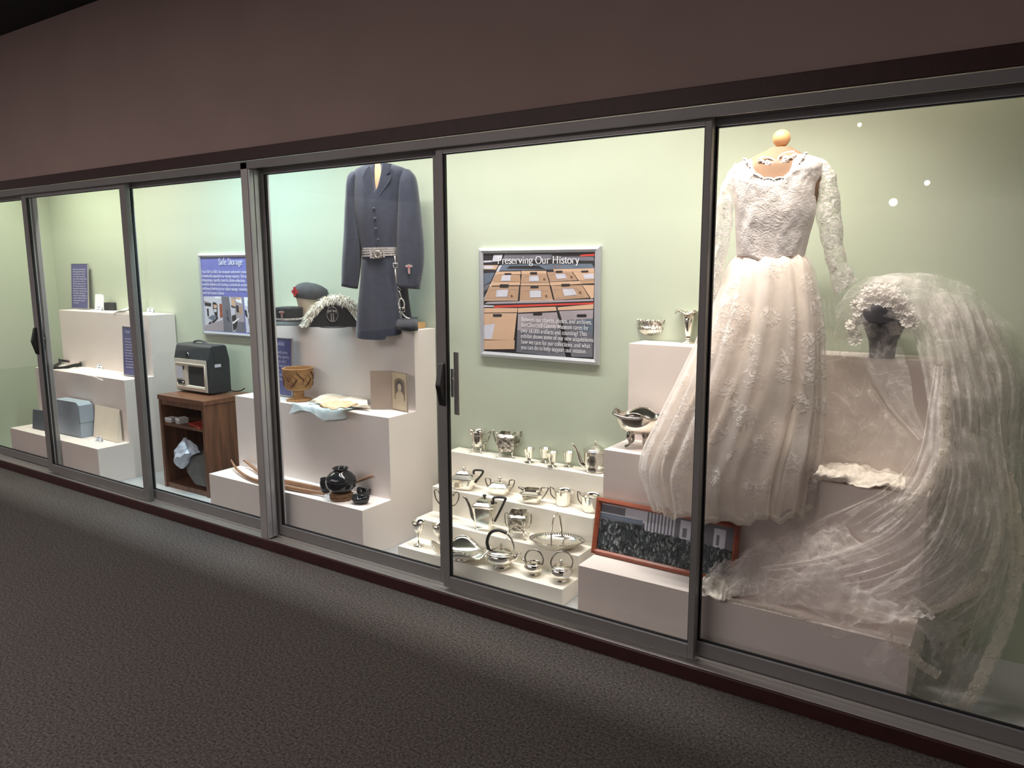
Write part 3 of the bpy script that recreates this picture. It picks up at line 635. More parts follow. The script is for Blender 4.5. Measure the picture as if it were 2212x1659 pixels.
# bottom step ----------------------------------------------
t0 = silver('goblet', 'slim silver goblet standing alone at the left end of the bottom step', 'goblet', (-2.347, 0.270, 0.098)); t0['group'] = 'silver goblets on the bottom step'
MB().lathe([(.004, .062), (.014, .068), (.025, .085), (.030, .106), (.034, .124), (.032, .124), (.026, .104), (.018, .082), (0, .072)], 'silver', 28).build('bowl', t0)
MB().lathe([(.0035, .010), (.003, .04), (.005, .055), (.0045, .064)], 'silver', 14).build('stem', t0)
MB().lathe([(.026, 0), (.026, .002), (.012, .006), (.004, .012)], 'silver', 28).build('foot', t0)
dup(t0, (-2.231, 0.287, 0.098), None, 'slim silver goblet half hidden behind the black-handled door stile')
t = silver('ruffled_tray', 'wide silver dish with wavy ruffled rim on the bottom step', 'dish', (-2.068, 0.247, 0.0980), .2)
rows = []
for i in range(10):
    r_ = i / 9; row = []
    for j in range(64):
        a = 2 * pi * j / 64; wv = .5 + .5 * sin(4 * a + .6)
        rad = .03 + .092 * r_ * (1 + .10 * r_ * sin(4 * a + .6))
        row.append((rad * 1.12 * cos(a), rad * .78 * sin(a), .012 + .050 * r_ ** 2 * (.35 + .9 * wv)))
    rows.append(row)
m = MB(); m.loft(rows, 'silver', True, True, True); m.build('dish', t, solid=.002)
m = MB(); m.tube(rows[-1], .0028, 'silver_chased', 6, closed=True); m.build('rim', t)
MB().lathe([(.04, 0), (.042, .003), (.030, .014)], 'silver', 28).build('foot', t)
t = silver('kettle', 'large round silver kettle with black arched bail handle', 'kettle', (-1.857, 0.270, 0.0980), .2)
m = MB(); m.lathe([(.036, 0), (.037, .006), (.031, .010), (.032, .016), (.050, .024), (.066, .042), (.070, .056), (.064, .070), (.058, .074)], 'silver', 40, cap1=True); m.build('body', t)
m = MB(); m.lathe([(.060, .073), (.056, .077), (.038, .086), (.012, .091), (.006, .092)], 'silver', 36, cap1=True); kn(m, .092, .95); m.build('lid', t)
MB().tube([(.055, 0, .045), (.070, 0, .056), (.080, 0, .072), (.092, 0, .078)], [.013, .010, .007, .006], 'silver', 10, 14).build('spout', t)
m = MB(); m.tube([(-.062, 0, .075), (-.070, 0, .110), (-.052, 0, .155), (-.012, 0, .172), (.026, 0, .164)], .0075, 'ebony', 10, 26, flat=1.2); m.tube([(.026, 0, .164), (.050, 0, .14), (.062, 0, .105), (.056, 0, .075)], .005, 'silver', 8, 14); m.tube([(-.058, 0, .07), (-.062, 0, .078)], .006, 'silver', 8, 4); m.build('handle', t)
def bail(nm, label, loc, lidded, R_, rz):
    t = silver(nm, label, 'jug' if not lidded else 'bowl', loc, rz)
    m = MB(); q = R_ / .05
    pr = [(.024, 0), (.025, .004), (.019, .008), (.020, .012), (.034, .018), (.046, .032), (.050, .046), (.045, .060), (.040, .064)]
    if not lidded: pr += [(.036, .064), (.042, .05), (.036, .03), (0, .025)]
    m.lathe([(a * q, b * q) for a, b in pr], 'silver', 36, cap1=lidded); m.build('body', t)
    if lidded:
        m = MB(); m.lathe([(.042 * q, .063 * q), (.038 * q, .068 * q), (.020 * q, .075 * q), (.005 * q, .077 * q)], 'silver', 30, cap1=True); kn(m, .077 * q, .95); m.build('lid', t)
    else:
        m = MB(); m.loft([[(-.040, -.010, .050), (-.040, .010, .050), (-.038, .010, .066), (-.038, -.010, .066)], [(-.058, -.003, .064), (-.058, .003, .064), (-.060, .003, .070), (-.060, -.003, .070)]], 'silver', True, True, True, True); m.build('spout', t)
    m = MB(); m.tube([(-.040 * q, 0, .064 * q), (-.046 * q, .0, .09 * q), (-.030 * q, 0, .122 * q), (0, 0, .134 * q), (.032 * q, 0, .122 * q), (.050 * q, 0, .09 * q), (.046 * q, 0, .06 * q)], .0036, 'silver_dark', 8, 30); m.build('handle', t)
bail('cream_jug', 'small open silver creamer with hooped swing handle and spout', (-1.690, 0.279, 0.098), False, .043, .3)
bail('sugar_bowl', 'round lidded silver sugar bowl with hooped swing handle, right end of bottom step', (-1.554, 0.285, 0.098), True, .050, .75)
G = 'silver pieces on the tall plinth'
t = silver('punch_bowl', 'ornate silver bowl with chased band and ring handles on the top tier', 'bowl', (-1.358, 0.765, 1.115), .2)
m = MB(); m.lathe([(.022, .016), (.040, .020), (.062, .034), (.073, .048), (.074, .052)], 'silver', 40); m.build('bowl', t)
m = MB()
for i in range(40):
    a = 2 * pi * i / 40
    m.tube([(.045 * cos(a), .045 * sin(a), .021), (.064 * cos(a), .064 * sin(a), .035), (.0745 * cos(a), .0745 * sin(a), .05)], .0028, 'silver', 5, 6)
m.build('fluting', t)
m = MB(); m.lathe([(.075, .050), (.078, .054), (.074, .058), (.072, .080), (.076, .086), (.074, .088), (.070, .080), (.069, .055), (0, .05)], 'silver_chased', 40)
for i in range(22):
    a = 2 * pi * i / 22; m.ball((.076 * cos(a), .076 * sin(a), .088), (.008, .008, .0065), 'silver_chased', 8)
m.build('chased_band', t)
MB().lathe([(.032, 0), (.033, .004), (.027, .008), (.026, .014), (.030, .017), (.024, .02)], 'silver', 32).build('foot', t)
for s_ in (-1, 1): MB().tube([(s_ * (.080 + .007 * sin(2 * pi * i / 16)), .016 * cos(2 * pi * i / 16) * .5, .052 + .018 * cos(2 * pi * i / 16)) for i in range(16)], .0028, 'silver_dark', 6, closed=True).build('ring_handle', t)
t = silver('trumpet_vase', 'slender silver trumpet vase with wide ruffled lip beside the dress', 'vase', (-1.171, 0.690, 1.115), .2)
MB().lathe([(.030, 0), (.030, .003), (.012, .010), (.008, .020), (.012, .024)], 'silver', 30).build('foot', t)
MB().lathe([(.007, .022), (.012, .032), (.013, .036), (.016, .05), (.020, .085), (.026, .125), (.020, .126), (.016, .09), (0, .05)], 'silver', 30).build('body', t)
rows = []
for i in range(7):
    r_ = i / 6; rows.append([((.024 + .034 * r_) * cos(2 * pi * j / 56), (.024 + .034 * r_) * sin(2 * pi * j / 56), .124 + .026 * r_ ** .8 - .018 * r_ ** 3 + .009 * r_ * sin(5 * 2 * pi * j / 56)) for j in range(56)])
MB().loft(rows, 'silver_chased', True, True).build('ruffled_lip', t, solid=.0015)
t = silver('footed_bowl', 'deep silver basket bowl on scrolled feet, half behind the skirt', 'bowl', (-1.282, 0.448, 0.6950), .2)
rows = []
for rx_, z_, w_ in ((.02, .058, 0), (.05, .062, 0), (.075, .080, 0), (.092, .108, .2), (.098, .132, 1), (.101, .142, 1.2), (.096, .140, 1.2), (.088, .112, .2), (.06, .076, 0), (.01, .068, 0)):
    rows.append([(rx_ * cos(2 * pi * j / 56), rx_ * .78 * sin(2 * pi * j / 56), z_ + .010 * w_ * cos(4 * 2 * pi * j / 56)) for j in range(56)])
MB().loft(rows, 'silver', True, True, True, True).build('bowl', t)
MB().tube([(.100 * cos(2 * pi * j / 56), .78 * .100 * sin(2 * pi * j / 56), .143 + .012 * cos(4 * 2 * pi * j / 56)) for j in range(56)], .0045, 'silver_dark', 6, closed=True).build('chased_rim', t)
MB().tube([(-.098, -.010, .148), (-.090, -.05, .142), (-.04, -.075, .136), (.02, -.082, .138), (.03, -.078, .150)], .006, 'silver_dark', 8, 22, flat=1.5).build('folded_handle', t)
for a in (.6, 2.3, 3.9, 5.5): MB().tube([(.04 * cos(a), .032 * sin(a), .066), (.048 * cos(a), .04 * sin(a), .045), (.040 * cos(a), .032 * sin(a), .022), (.056 * cos(a), .045 * sin(a), .008), (.064 * cos(a), .052 * sin(a), .008)], [.012, .010, .006, .005, .006], 'silver_dark', 8, 14).build('foot', t)

# ------------------------------------------------------------------ helpers for things built at their place
def wb(mb, name, parent, **k):
    o = mb.build(name, None, **k); L_ = parent.location
    if o.data.users == 1: o.data.transform(Matrix.Translation(-V(L_)))
    o.parent = parent
    return o
def held(mb, ymax, zmin):
    mb.v = [(p[0], min(p[1], ymax), max(p[2], zmin)) for p in mb.v]; return mb
def sring(L_, R_, df, db, n=48, p=2.0, m=0, fn=None):
    """closed rings through left/right silhouette points, front depth df / back depth db"""
    if m:
        L_ = cat(L_, m); R_ = cat(R_, m); df = [q[0] for q in cat([(x,) for x in df], m)]; db = [q[0] for q in cat([(x,) for x in db], m)]
    out = []
    for i, (a, b) in enumerate(zip(L_, R_)):
        a = V(a); b = V(b); c = (a + b) / 2; h = (b - a) / 2; nb = V((h.y, -h.x, 0)).normalized(); v = i / (len(L_) - 1); ring = []
        for j in range(n):
            t = 2 * pi * j / n; ca = cos(t); sa = sin(t)
            if p != 2: ca = math.copysign(abs(ca) ** (2 / p), ca); sa = math.copysign(abs(sa) ** (2 / p), sa)
            q = c + h * ca + nb * ((df[i] if sa > 0 else db[i]) * sa)
            if fn: q = fn(q, ca, sa, v, t, nb)
            ring.append(tuple(q))
        out.append(ring)
    return out
def slab(pts, off, mat, mb=None):
    """flat polygon of 3D points thickened by the vector off"""
    mb = mb or MB(); n = len(pts); o = V(off)
    mb.add([tuple(p) for p in pts] + [tuple(V(p) + o) for p in pts], [tuple(range(n)), tuple(range(2 * n - 1, n - 1, -1))] + [(i, (i + 1) % n, (i + 1) % n + n, i + n) for i in range(n)], mat)
    return mb

# ------------------------------------------------------------------ posters on the back wall
def poster(name, label, x0, x1, z0, z1, fw, bg):
    t = thing(name, label, 'poster', ((x0 + x1) / 2, YB - .001, z0))
    m = MB(); q = [(x0, z0), (x1, z0), (x1, z1), (x0, z1)]; i = [(x0 + fw, z0 + fw), (x1 - fw, z0 + fw), (x1 - fw, z1 - fw), (x0 + fw, z1 - fw)]
    yf, ym = YB - .022, YB - .016
    for k in range(4):
        a, b = q[k], q[(k + 1) % 4]; c, d = i[(k + 1) % 4], i[k]
        mid = lambda p, r: ((p[0] + r[0]) / 2, (p[1] + r[1]) / 2)
        e, g = mid(a, d), mid(b, c)
        m.add([(a[0], YB - .001, a[1]), (b[0], YB - .001, b[1]), (b[0], ym, b[1]), (a[0], ym, a[1]), (e[0], yf, e[1]), (g[0], yf, g[1]), (d[0], ym, d[1]), (c[0], ym, c[1]), (d[0], YB - .008, d[1]), (c[0], YB - .008, c[1])],
              [(0, 1, 2, 3), (3, 2, 5, 4), (4, 5, 7, 6), (6, 7, 9, 8)], 'alu_light')
    wb(m, 'frame', t)
    pr = MB(); pr.poly([(a, YB - .010, b) for a, b in ((x0 + fw, z0 + fw), (x1 - fw, z0 + fw), (x1 - fw, z1 - fw), (x0 + fw, z1 - fw))], bg)
    return t, pr
DK = [0]
def decal(m, pts, mat, y0=.7095):
    DK[0] += 1; y = y0 - .00004 * DK[0]
    m.poly([(a, y, b) for a, b in pts], mat)
def line(m, pts, w, mat, closed=True):
    n = len(pts)
    for i in range(n if closed else n - 1):
        a, b = pts[i], pts[(i + 1) % n]; dx, dz = b[0] - a[0], b[1] - a[1]; L_ = math.hypot(dx, dz) or 1; nx, nz = -dz / L_ * w / 2, dx / L_ * w / 2
        decal(m, [(a[0] + nx, a[1] + nz), (b[0] + nx, b[1] + nz), (b[0] - nx, b[1] - nz), (a[0] - nx, a[1] - nz)], mat)
def fit(m, s, x0, x1, z, size, y, mat, bold=1): text(m, s, x0, z, size, y, mat, (x1 - x0) / twidth(s, size), bold)

t, pr = poster('exhibit_poster', 'framed poster of archive boxes titled Preserving Our History', -2.284, -1.604, .987, 1.530, .026, 'print_black')
for mt, pts in [
 ('print_grey', [(-2.1292, 1.4989), (-1.8618, 1.4978), (-1.8616, 1.4717), (-2.1444, 1.4625)]), ('print_blue', [(-2.1444, 1.4503), (-1.6481, 1.4514), (-1.6340, 1.4306), (-2.1648, 1.4184)]), ('print_grey', [(-1.8523, 1.4463), (-1.8022, 1.4442), (-1.8067, 1.4307), (-1.8660, 1.4299)]), ('print_black', [(-2.0997, 1.4420), (-1.9359, 1.4433), (-1.8961, 1.4267), (-2.1196, 1.4287)]), ('print_grey', [(-1.8434, 1.4852), (-1.6400, 1.4834), (-1.6345, 1.4646), (-1.8524, 1.4677)]), ('print_red', [(-1.7072, 1.4916), (-1.6350, 1.4977), (-1.6349, 1.4871), (-1.7115, 1.4848)]), ('print_pale', [(-2.1954, 1.4963), (-2.1416, 1.4978), (-2.1518, 1.4666), (-2.2059, 1.4628)]), ('print_pale', [(-2.2587, 1.4680), (-2.2074, 1.4698), (-2.2074, 1.4616), (-2.2588, 1.4589)]),
 ('card_light', [(-2.2595, 1.4465), (-2.1686, 1.4463), (-2.1824, 1.4245), (-2.2597, 1.4257)]), ('print_pale', [(-2.2585, 1.4432), (-2.1949, 1.4430), (-2.2052, 1.4287), (-2.2586, 1.4286)]), ('print_blue', [(-2.2599, 1.4058), (-2.1911, 1.4093), (-2.2160, 1.3645), (-2.2607, 1.3432)]), ('print_grey', [(-2.2607, 1.3411), (-2.2213, 1.3562), (-2.2370, 1.3268), (-2.2610, 1.3139)]), ('print_pale', [(-2.1646, 1.4430), (-2.1455, 1.4470), (-2.2452, 1.2849), (-2.2604, 1.2740)]),
 ('card_light', [(-2.1799, 1.4143), (-2.0352, 1.4166), (-2.0353, 1.4017), (-2.1877, 1.3994)]), ('card_board', [(-2.1877, 1.3986), (-2.0401, 1.3993), (-2.0363, 1.3662), (-2.2084, 1.3638)]), ('card_light', [(-2.2084, 1.3629), (-2.0383, 1.3646), (-2.0412, 1.3492), (-2.2275, 1.3445)]),
 ('card_light', [(-2.0313, 1.4186), (-1.8909, 1.4189), (-1.8890, 1.4047), (-2.0314, 1.4034)]), ('card_board', [(-2.0294, 1.4026), (-1.8890, 1.4039), (-1.8740, 1.3614), (-2.0344, 1.3590)]), ('card_light', [(-2.0353, 1.3582), (-1.8721, 1.3607), (-1.8721, 1.3512), (-2.0363, 1.3476)]),
 ('card_light', [(-1.8522, 1.4260), (-1.6349, 1.4306), (-1.6346, 1.4125), (-1.7482, 1.4152), (-1.8475, 1.4150)]), ('card_board', [(-1.8867, 1.4126), (-1.7527, 1.4152), (-1.7203, 1.3761), (-1.8703, 1.3670)]), ('card_light', [(-1.8703, 1.3662), (-1.6992, 1.3732), (-1.6937, 1.3595), (-1.8674, 1.3497)]), ('card_light', [(-1.7473, 1.4145), (-1.6338, 1.4117), (-1.6341, 1.3791), (-1.7159, 1.3762)]), ('card_board', [(-1.7146, 1.3754), (-1.6341, 1.3776), (-1.6339, 1.3624), (-1.6946, 1.3599)]),
 ('card_board', [(-2.2266, 1.3395), (-2.0451, 1.3439), (-2.0531, 1.2766), (-2.2553, 1.2712)]), ('card_board', [(-2.0364, 1.3440), (-1.8721, 1.3481), (-1.8532, 1.2828), (-2.0414, 1.2736)]), ('card_board', [(-1.8633, 1.3482), (-1.6989, 1.3541), (-1.6580, 1.2964), (-1.8440, 1.2830)]), ('card_light', [(-1.6963, 1.3541), (-1.6346, 1.3548), (-1.6346, 1.2968), (-1.6493, 1.2927)]),
 ('card_light', [(-2.2552, 1.2746), (-2.0531, 1.2799), (-2.0531, 1.2750), (-2.2584, 1.2686)]), ('card_light', [(-2.0414, 1.2769), (-1.8532, 1.2859), (-1.8514, 1.2812), (-2.0414, 1.2720)]), ('print_mauve', [(-2.2325, 1.2642), (-2.0561, 1.2717), (-1.6371, 1.2914), (-1.6370, 1.2823), (-1.8885, 1.2684), (-2.2534, 1.2519)]),
 ('print_red', [(-2.1915, 1.2468), (-1.6360, 1.2754), (-1.6359, 1.2677), (-2.1968, 1.2350)]), ('print_pale', [(-2.2607, 1.2467), (-2.1941, 1.2463), (-2.1967, 1.2400), (-2.2609, 1.2374)]),
 ('card_light', [(-2.2614, 1.2323), (-2.0532, 1.2382), (-2.0563, 1.2168), (-2.2617, 1.2086)]), ('card_light', [(-2.2618, 1.2053), (-2.0582, 1.2131), (-2.0765, 1.0779), (-2.2633, 1.0717)]), ('print_pale', [(-2.2624, 1.1459), (-2.1893, 1.1547), (-2.2111, 1.0786), (-2.2633, 1.0759)]), ('card_light', [(-2.2633, 1.0682), (-2.0706, 1.0783), (-2.0737, 1.0343), (-2.2613, 1.0221)]),
 ('card_light', [(-2.0513, 1.2383), (-1.8374, 1.2507), (-1.8317, 1.2318), (-2.0513, 1.2153)]), ('print_mauve', [(-2.0514, 1.2096), (-1.8303, 1.2247), (-1.8137, 1.1515), (-2.0555, 1.1287)]), ('print_grey', [(-2.0555, 1.1287), (-1.8137, 1.1515), (-1.7796, 1.0115), (-2.0618, 1.0196)]), ('card_light', [(-1.8281, 1.2482), (-1.6359, 1.2677), (-1.6365, 1.2454), (-1.8235, 1.2337)]), ('print_mauve', [(-1.8189, 1.2306), (-1.6373, 1.2420), (-1.6376, 1.2015), (-1.8025, 1.1877)]), ('print_grey', [(-1.8025, 1.1877), (-1.6376, 1.2015), (-1.6367, 1.0208), (-1.7487, 1.0175)]), ('print_blue', [(-1.7214, 1.1907), (-1.6375, 1.1996), (-1.6366, 1.1397), (-1.6963, 1.1369)])]:
    decal(pr, pts, mt)
for pts in ([[(-2.1448, 1.3959), (-2.0925, 1.3982), (-2.0952, 1.3697), (-2.1525, 1.3684)], [(-1.9856, 1.3927), (-1.9334, 1.3950), (-1.9310, 1.3704), (-1.9856, 1.3687)], [(-1.8406, 1.4041), (-1.7884, 1.4055), (-1.7770, 1.3842), (-1.8336, 1.3807)], [(-1.6952, 1.4039), (-1.6388, 1.4060), (-1.6342, 1.3852), (-1.6818, 1.3818)], [(-2.1782, 1.3236), (-2.1078, 1.3267), (-2.1154, 1.2917), (-2.1845, 1.2894)], [(-1.9832, 1.3246), (-1.9191, 1.3276), (-1.9167, 1.2937), (-1.9823, 1.2904)], [(-1.8014, 1.3353), (-1.7430, 1.3380), (-1.7227, 1.3093), (-1.7898, 1.3022)]]): decal(pr, pts, 'print_pale')
for pts in ([[(-2.1297, 1.4071), (-2.0900, 1.4072), (-2.0901, 1.4007), (-2.1298, 1.4005)], [(-1.9809, 1.4127), (-1.9415, 1.4128), (-1.9414, 1.4029), (-1.9808, 1.4028)], [(-1.8384, 1.4190), (-1.8021, 1.4198), (-1.8020, 1.4112), (-1.8374, 1.4111)], [(-1.7019, 1.4199), (-1.6649, 1.4208), (-1.6648, 1.4132), (-1.7014, 1.4123)], [(-2.1572, 1.3527), (-2.1051, 1.3533), (-2.1077, 1.3378), (-2.1593, 1.3362)], [(-1.9775, 1.3487), (-1.9333, 1.3493), (-1.9347, 1.3377), (-1.9794, 1.3363)], [(-1.8070, 1.3582), (-1.7611, 1.3595), (-1.7618, 1.3486), (-1.8060, 1.3465)], [(-2.1991, 1.2039), (-2.1501, 1.2055), (-2.1461, 1.1990), (-2.1502, 1.1922), (-2.1992, 1.1905), (-2.2033, 1.1971)], [(-1.9611, 1.2162), (-1.9146, 1.2189), (-1.9108, 1.2138), (-1.9145, 1.2076), (-1.9611, 1.2052), (-1.9650, 1.2108)], [(-1.7203, 1.2181), (-1.6744, 1.2204), (-1.6700, 1.2139), (-1.6743, 1.2072), (-1.7202, 1.2056), (-1.7238, 1.2117)]]): decal(pr, pts, 'print_black')
for pts in ([[(-2.0130, 1.3946), (-1.8960, 1.3972), (-1.8865, 1.3676), (-2.0193, 1.3648)], [(-1.8751, 1.4051), (-1.7705, 1.4075), (-1.7390, 1.3787), (-1.8634, 1.3726)], [(-2.2138, 1.3272), (-2.0608, 1.3315), (-2.0683, 1.2845), (-2.2375, 1.2808)], [(-2.0276, 1.3259), (-1.8794, 1.3302), (-1.8699, 1.2887), (-2.0287, 1.2829)], [(-1.8471, 1.3366), (-1.7208, 1.3414), (-1.6896, 1.3080), (-1.8376, 1.2965)]]):
    line(pr, pts, .0013, 'print_mauve')
    a, b, c, d = pts
    for f_ in (.30, .72): line(pr, [(a[0] + (b[0] - a[0]) * f_, a[1] + (b[1] - a[1]) * f_), (d[0] + (c[0] - d[0]) * f_, d[1] + (c[1] - d[1]) * f_)], .0010, 'print_mauve', False)
    cx_, cz_ = c[0] - (b[0] - a[0]) * .13, c[1] + .013; decal(pr, [(cx_ - .007, cz_), (cx_, cz_ - .005), (cx_ + .007, cz_), (cx_, cz_ + .005)], 'basket_dark')
wb(pr, 'print', t)
tx = MB(); yt = .7058
(a0, z0_), (a1, z1_) = [(-2.1720, 1.4549), (-1.7111, 1.4524)]
fit(tx, 'Preserving Our History', a0, a1, (z0_ + z1_) / 2, .0505, yt, 'text_white', 1.15)
wb(tx, 'title_lettering', t); tx = MB()
BL = ['Between our objects, photos, and archives,', 'the Churchill County Museum cares for', 'over 68,000 artifacts and counting! This', 'exhibit shows some of our new acquisitions', 'how we care for our collections, and what', 'you can do to help support our mission.']
EN = [(-1.6420, 1.1759), (-1.6590, 1.1495), (-1.6674, 1.1203), (-1.6334, 1.0948), (-1.6491, 1.0643), (-1.6676, 1.0380)]
ST = [(-2.0313, 1.1730), (-2.0319, 1.1462), (-2.0334, 1.1186), (-2.0335, 1.0918), (-2.0325, 1.0649), (-2.0336, 1.0375)]
for s_, p0, p1 in zip(BL, ST, EN): fit(tx, s_, p0[0], p1[0], (p0[1] + p1[1]) / 2, .0305, yt, 'text_white', 1.2)
wb(tx, 'text_lettering', t)

t, pr = poster('exhibit_poster', 'framed violet poster titled Safe Storage with a row of photographs, behind the green post', -4.612, -3.935, .988, 1.527, .024, 'violet_print')
DK[0] = 0
for mt, pts in [
 ('print_pale', [(-4.5855, 1.2438), (-4.3941, 1.2477), (-4.3911, 1.0182), (-4.5900, 1.0156)]), ('paper', [(-4.4617, 1.2452), (-4.3943, 1.2455), (-4.3940, 1.2367), (-4.4597, 1.2353)]), ('print_mauve', [(-4.5867, 1.2165), (-4.5056, 1.2017), (-4.5110, 1.1792), (-4.5784, 1.1793)]), ('print_black', [(-4.5757, 1.2037), (-4.5058, 1.1998), (-4.5081, 1.1774), (-4.5751, 1.1812)]), ('print_pale', [(-4.5860, 1.1659), (-4.4909, 1.1686), (-4.4917, 1.1612), (-4.5842, 1.1547)]), ('print_black', [(-4.5574, 1.1630), (-4.5371, 1.1636), (-4.5384, 1.1111), (-4.5550, 1.1106)]), ('print_black', [(-4.4898, 1.2076), (-4.4567, 1.2066), (-4.4374, 1.1904), (-4.4464, 1.1032), (-4.4566, 1.0916), (-4.4845, 1.1428), (-4.4913, 1.1649)]), ('card_light', [(-4.4823, 1.1930), (-4.4434, 1.1903), (-4.4455, 1.1699), (-4.4818, 1.1689)]), ('print_pale', [(-4.4824, 1.1633), (-4.4493, 1.1624), (-4.4512, 1.1438), (-4.4817, 1.1410)]), ('print_blue', [(-4.5530, 1.1012), (-4.4956, 1.1238), (-4.4543, 1.1140), (-4.4999, 1.0826)]), ('print_black', [(-4.5541, 1.0617), (-4.5183, 1.0819), (-4.5150, 1.0557)]), ('print_black', [(-4.5130, 1.0746), (-4.4423, 1.1144), (-4.4408, 1.0997), (-4.5023, 1.0600)]), ('wood_frame', [(-4.4169, 1.1984), (-4.3889, 1.1991), (-4.3921, 1.1088), (-4.4192, 1.1060)]), ('print_mauve', [(-4.5833, 1.0492), (-4.3876, 1.0942), (-4.3911, 1.0182), (-4.5900, 1.0156)]),
 ('print_mauve', [(-4.3899, 1.2478), (-4.1722, 1.2475), (-4.1631, 1.0202), (-4.3896, 1.0156)]), ('print_grey', [(-4.3872, 1.2456), (-4.3050, 1.2473), (-4.2924, 1.0171), (-4.3866, 1.0158)]), ('print_pale', [(-4.3096, 1.2472), (-4.2935, 1.2461), (-4.2749, 1.0187), (-4.2895, 1.0173)]), ('card_light', [(-4.2916, 1.2360), (-4.2543, 1.2332), (-4.2509, 1.1791), (-4.2903, 1.1889)]), ('paper', [(-4.2461, 1.2298), (-4.1905, 1.2453), (-4.1800, 1.2062), (-4.2331, 1.2156)]), ('card_light', [(-4.2531, 1.2458), (-4.1791, 1.2463), (-4.2092, 1.2270)]), ('print_black', [(-4.2958, 1.1923), (-4.2477, 1.1828), (-4.2485, 1.1737), (-4.2940, 1.1815)]), ('print_pale', [(-4.2918, 1.1743), (-4.2545, 1.1717), (-4.2579, 1.1353), (-4.2931, 1.1305)]), ('print_black', [(-4.2436, 1.1955), (-4.2183, 1.1908), (-4.2167, 1.1475), (-4.2421, 1.1504)]), ('card_board', [(-4.2133, 1.1837), (-4.1851, 1.1809), (-4.1860, 1.1413), (-4.2148, 1.1368)]), ('print_black', [(-4.2938, 1.1232), (-4.2496, 1.1320), (-4.2495, 1.1029), (-4.2919, 1.0831)]), ('print_black', [(-4.2900, 1.0722), (-4.2329, 1.0963), (-4.2493, 1.0447), (-4.2859, 1.0248)]), ('paper', [(-4.2864, 1.0797), (-4.2199, 1.1131), (-4.2177, 1.1059), (-4.2815, 1.0707)]), ('print_grey', [(-4.2339, 1.0853), (-4.1654, 1.0880), (-4.1645, 1.0230), (-4.2631, 1.0203)]), ('print_black', [(-4.3375, 1.1236), (-4.3277, 1.1221), (-4.3295, 1.1037), (-4.3182, 1.0821), (-4.3315, 1.0834), (-4.3371, 1.0979), (-4.3542, 1.1035), (-4.3390, 1.1088)]),
 ('print_pale', [(-4.1591, 1.2488), (-4.0017, 1.2492), (-3.9906, 1.0274), (-4.1518, 1.0200)]), ('paper', [(-4.1566, 1.2460), (-4.1173, 1.2468), (-4.1141, 1.1900), (-4.1530, 1.1925)]), ('print_black', [(-4.1578, 1.1709), (-4.1363, 1.1608), (-4.1293, 1.1145), (-4.1533, 1.1280)]), ('print_black', [(-4.1217, 1.2290), (-4.1053, 1.2258), (-4.1099, 1.1438), (-4.1232, 1.1505)]), ('print_blue', [(-4.1264, 1.1146), (-4.1072, 1.1117), (-4.1060, 1.0616), (-4.1244, 1.0752)]), ('print_mauve', [(-4.0967, 1.2296), (-4.0032, 1.2317), (-3.9989, 1.0909), (-4.0982, 1.0870)])]:
    decal(pr, pts, mt)
for k in range(5):
    line(pr, [(-4.352 + .0052 * k, 1.164 - .0008 * k), (-4.347 + .0052 * k, 1.128)], .0012, 'print_black', False)
wb(pr, 'print', t)
tx = MB()
(a0, z0_), (a1, z1_) = [(-4.3965, 1.4557), (-4.1475, 1.4543)]
fit(tx, 'Safe Storage', a0, a1, (z0_ + z1_) / 2, .058, yt, 'text_white', 1.15)
wb(tx, 'title_lettering', t); tx = MB()
CL = ['From 2021 to 2023, the museum underwent renov', 'dramatically expanded our storage capacity. This in', 'designating a specific room for photo collections,', 'movable shelves and creating a centralized archive', 'additional shelving to our object storage, including', 'racks for framed artifacts.']
ST = [(-4.5857, 1.3993), (-4.5856, 1.3719), (-4.5862, 1.3441), (-4.5850, 1.3162), (-4.5856, 1.2883), (-4.5850, 1.2595)]
EN = [(-4.1124, 1.4009), (-4.1138, 1.3727), (-4.1285, 1.3455), (-4.1109, 1.3185), (-4.1107, 1.2902), (-4.3514, 1.2613)]
for s_, p0, p1 in zip(CL, ST, EN): fit(tx, s_, p0[0], p1[0], (p0[1] + p1[1]) / 2, .029, yt, 'text_white', 1.15)
wb(tx, 'text_lettering', t)

# ------------------------------------------------------------------ left-hand plinth: signs, boxes, labels
def sign(label, loc, w_, h_, rz, lean, title, tx0, n, zt, dz, seed, frac=None, lines=None):
    t = thing('text_sign', label, 'sign', loc, rz, None, lean)
    MB().box(-w_ / 2, w_ / 2, 0, .004, .003, h_, 'navy_print').build('panel', t)
    m = MB(); m.box(-w_ / 2 - .004, -w_ / 2 + .002, -.002, .006, 0, h_ + .003, 'alu'); m.box(w_ / 2 - .002, w_ / 2 + .004, -.002, .006, 0, h_ + .003, 'alu'); m.box(-w_ / 2, w_ / 2, -.002, .006, h_, h_ + .004, 'alu'); m.box(-w_ / 2, w_ / 2, -.010, .045, 0, .004, 'alu'); m.build('holder', t)
    m = MB()
    if title: text(m, title[0], title[1], title[2], title[3], -.0012, 'text_lilac', .9, 1.3); m.build('title_lettering', t); m = MB()
    if lines:
        for s_, x_, z_ in lines: text(m, s_, x_, z_, .026, -.0012, 'text_lilac', .9, 1.3)
    for k in range(n): rows_of_type(m, tx0, w_ / 2 - .012, zt - dz * k, dz * .5, -.0012, 'text_lilac', seed + k, (frac or {}).get(k, random.Random(seed + k).uniform(.86, 1)))
    m.build('text_lettering', t); return t
sign('navy text sign leaning upright on the far left plinth top', (-6.10, .655, 1.121), .20, .345, .12, -.08, None, -.078, 15, .300, .0185, 11, {14: .42, 13: .85})
sign('navy sign titled How You Can standing on the middle tier of the left plinth', (-5.072, .440, .699), .175, .335, .0, -.05, ('How You Ca', -.058, .292, .034), -.062, 11, .250, .0195, 40)
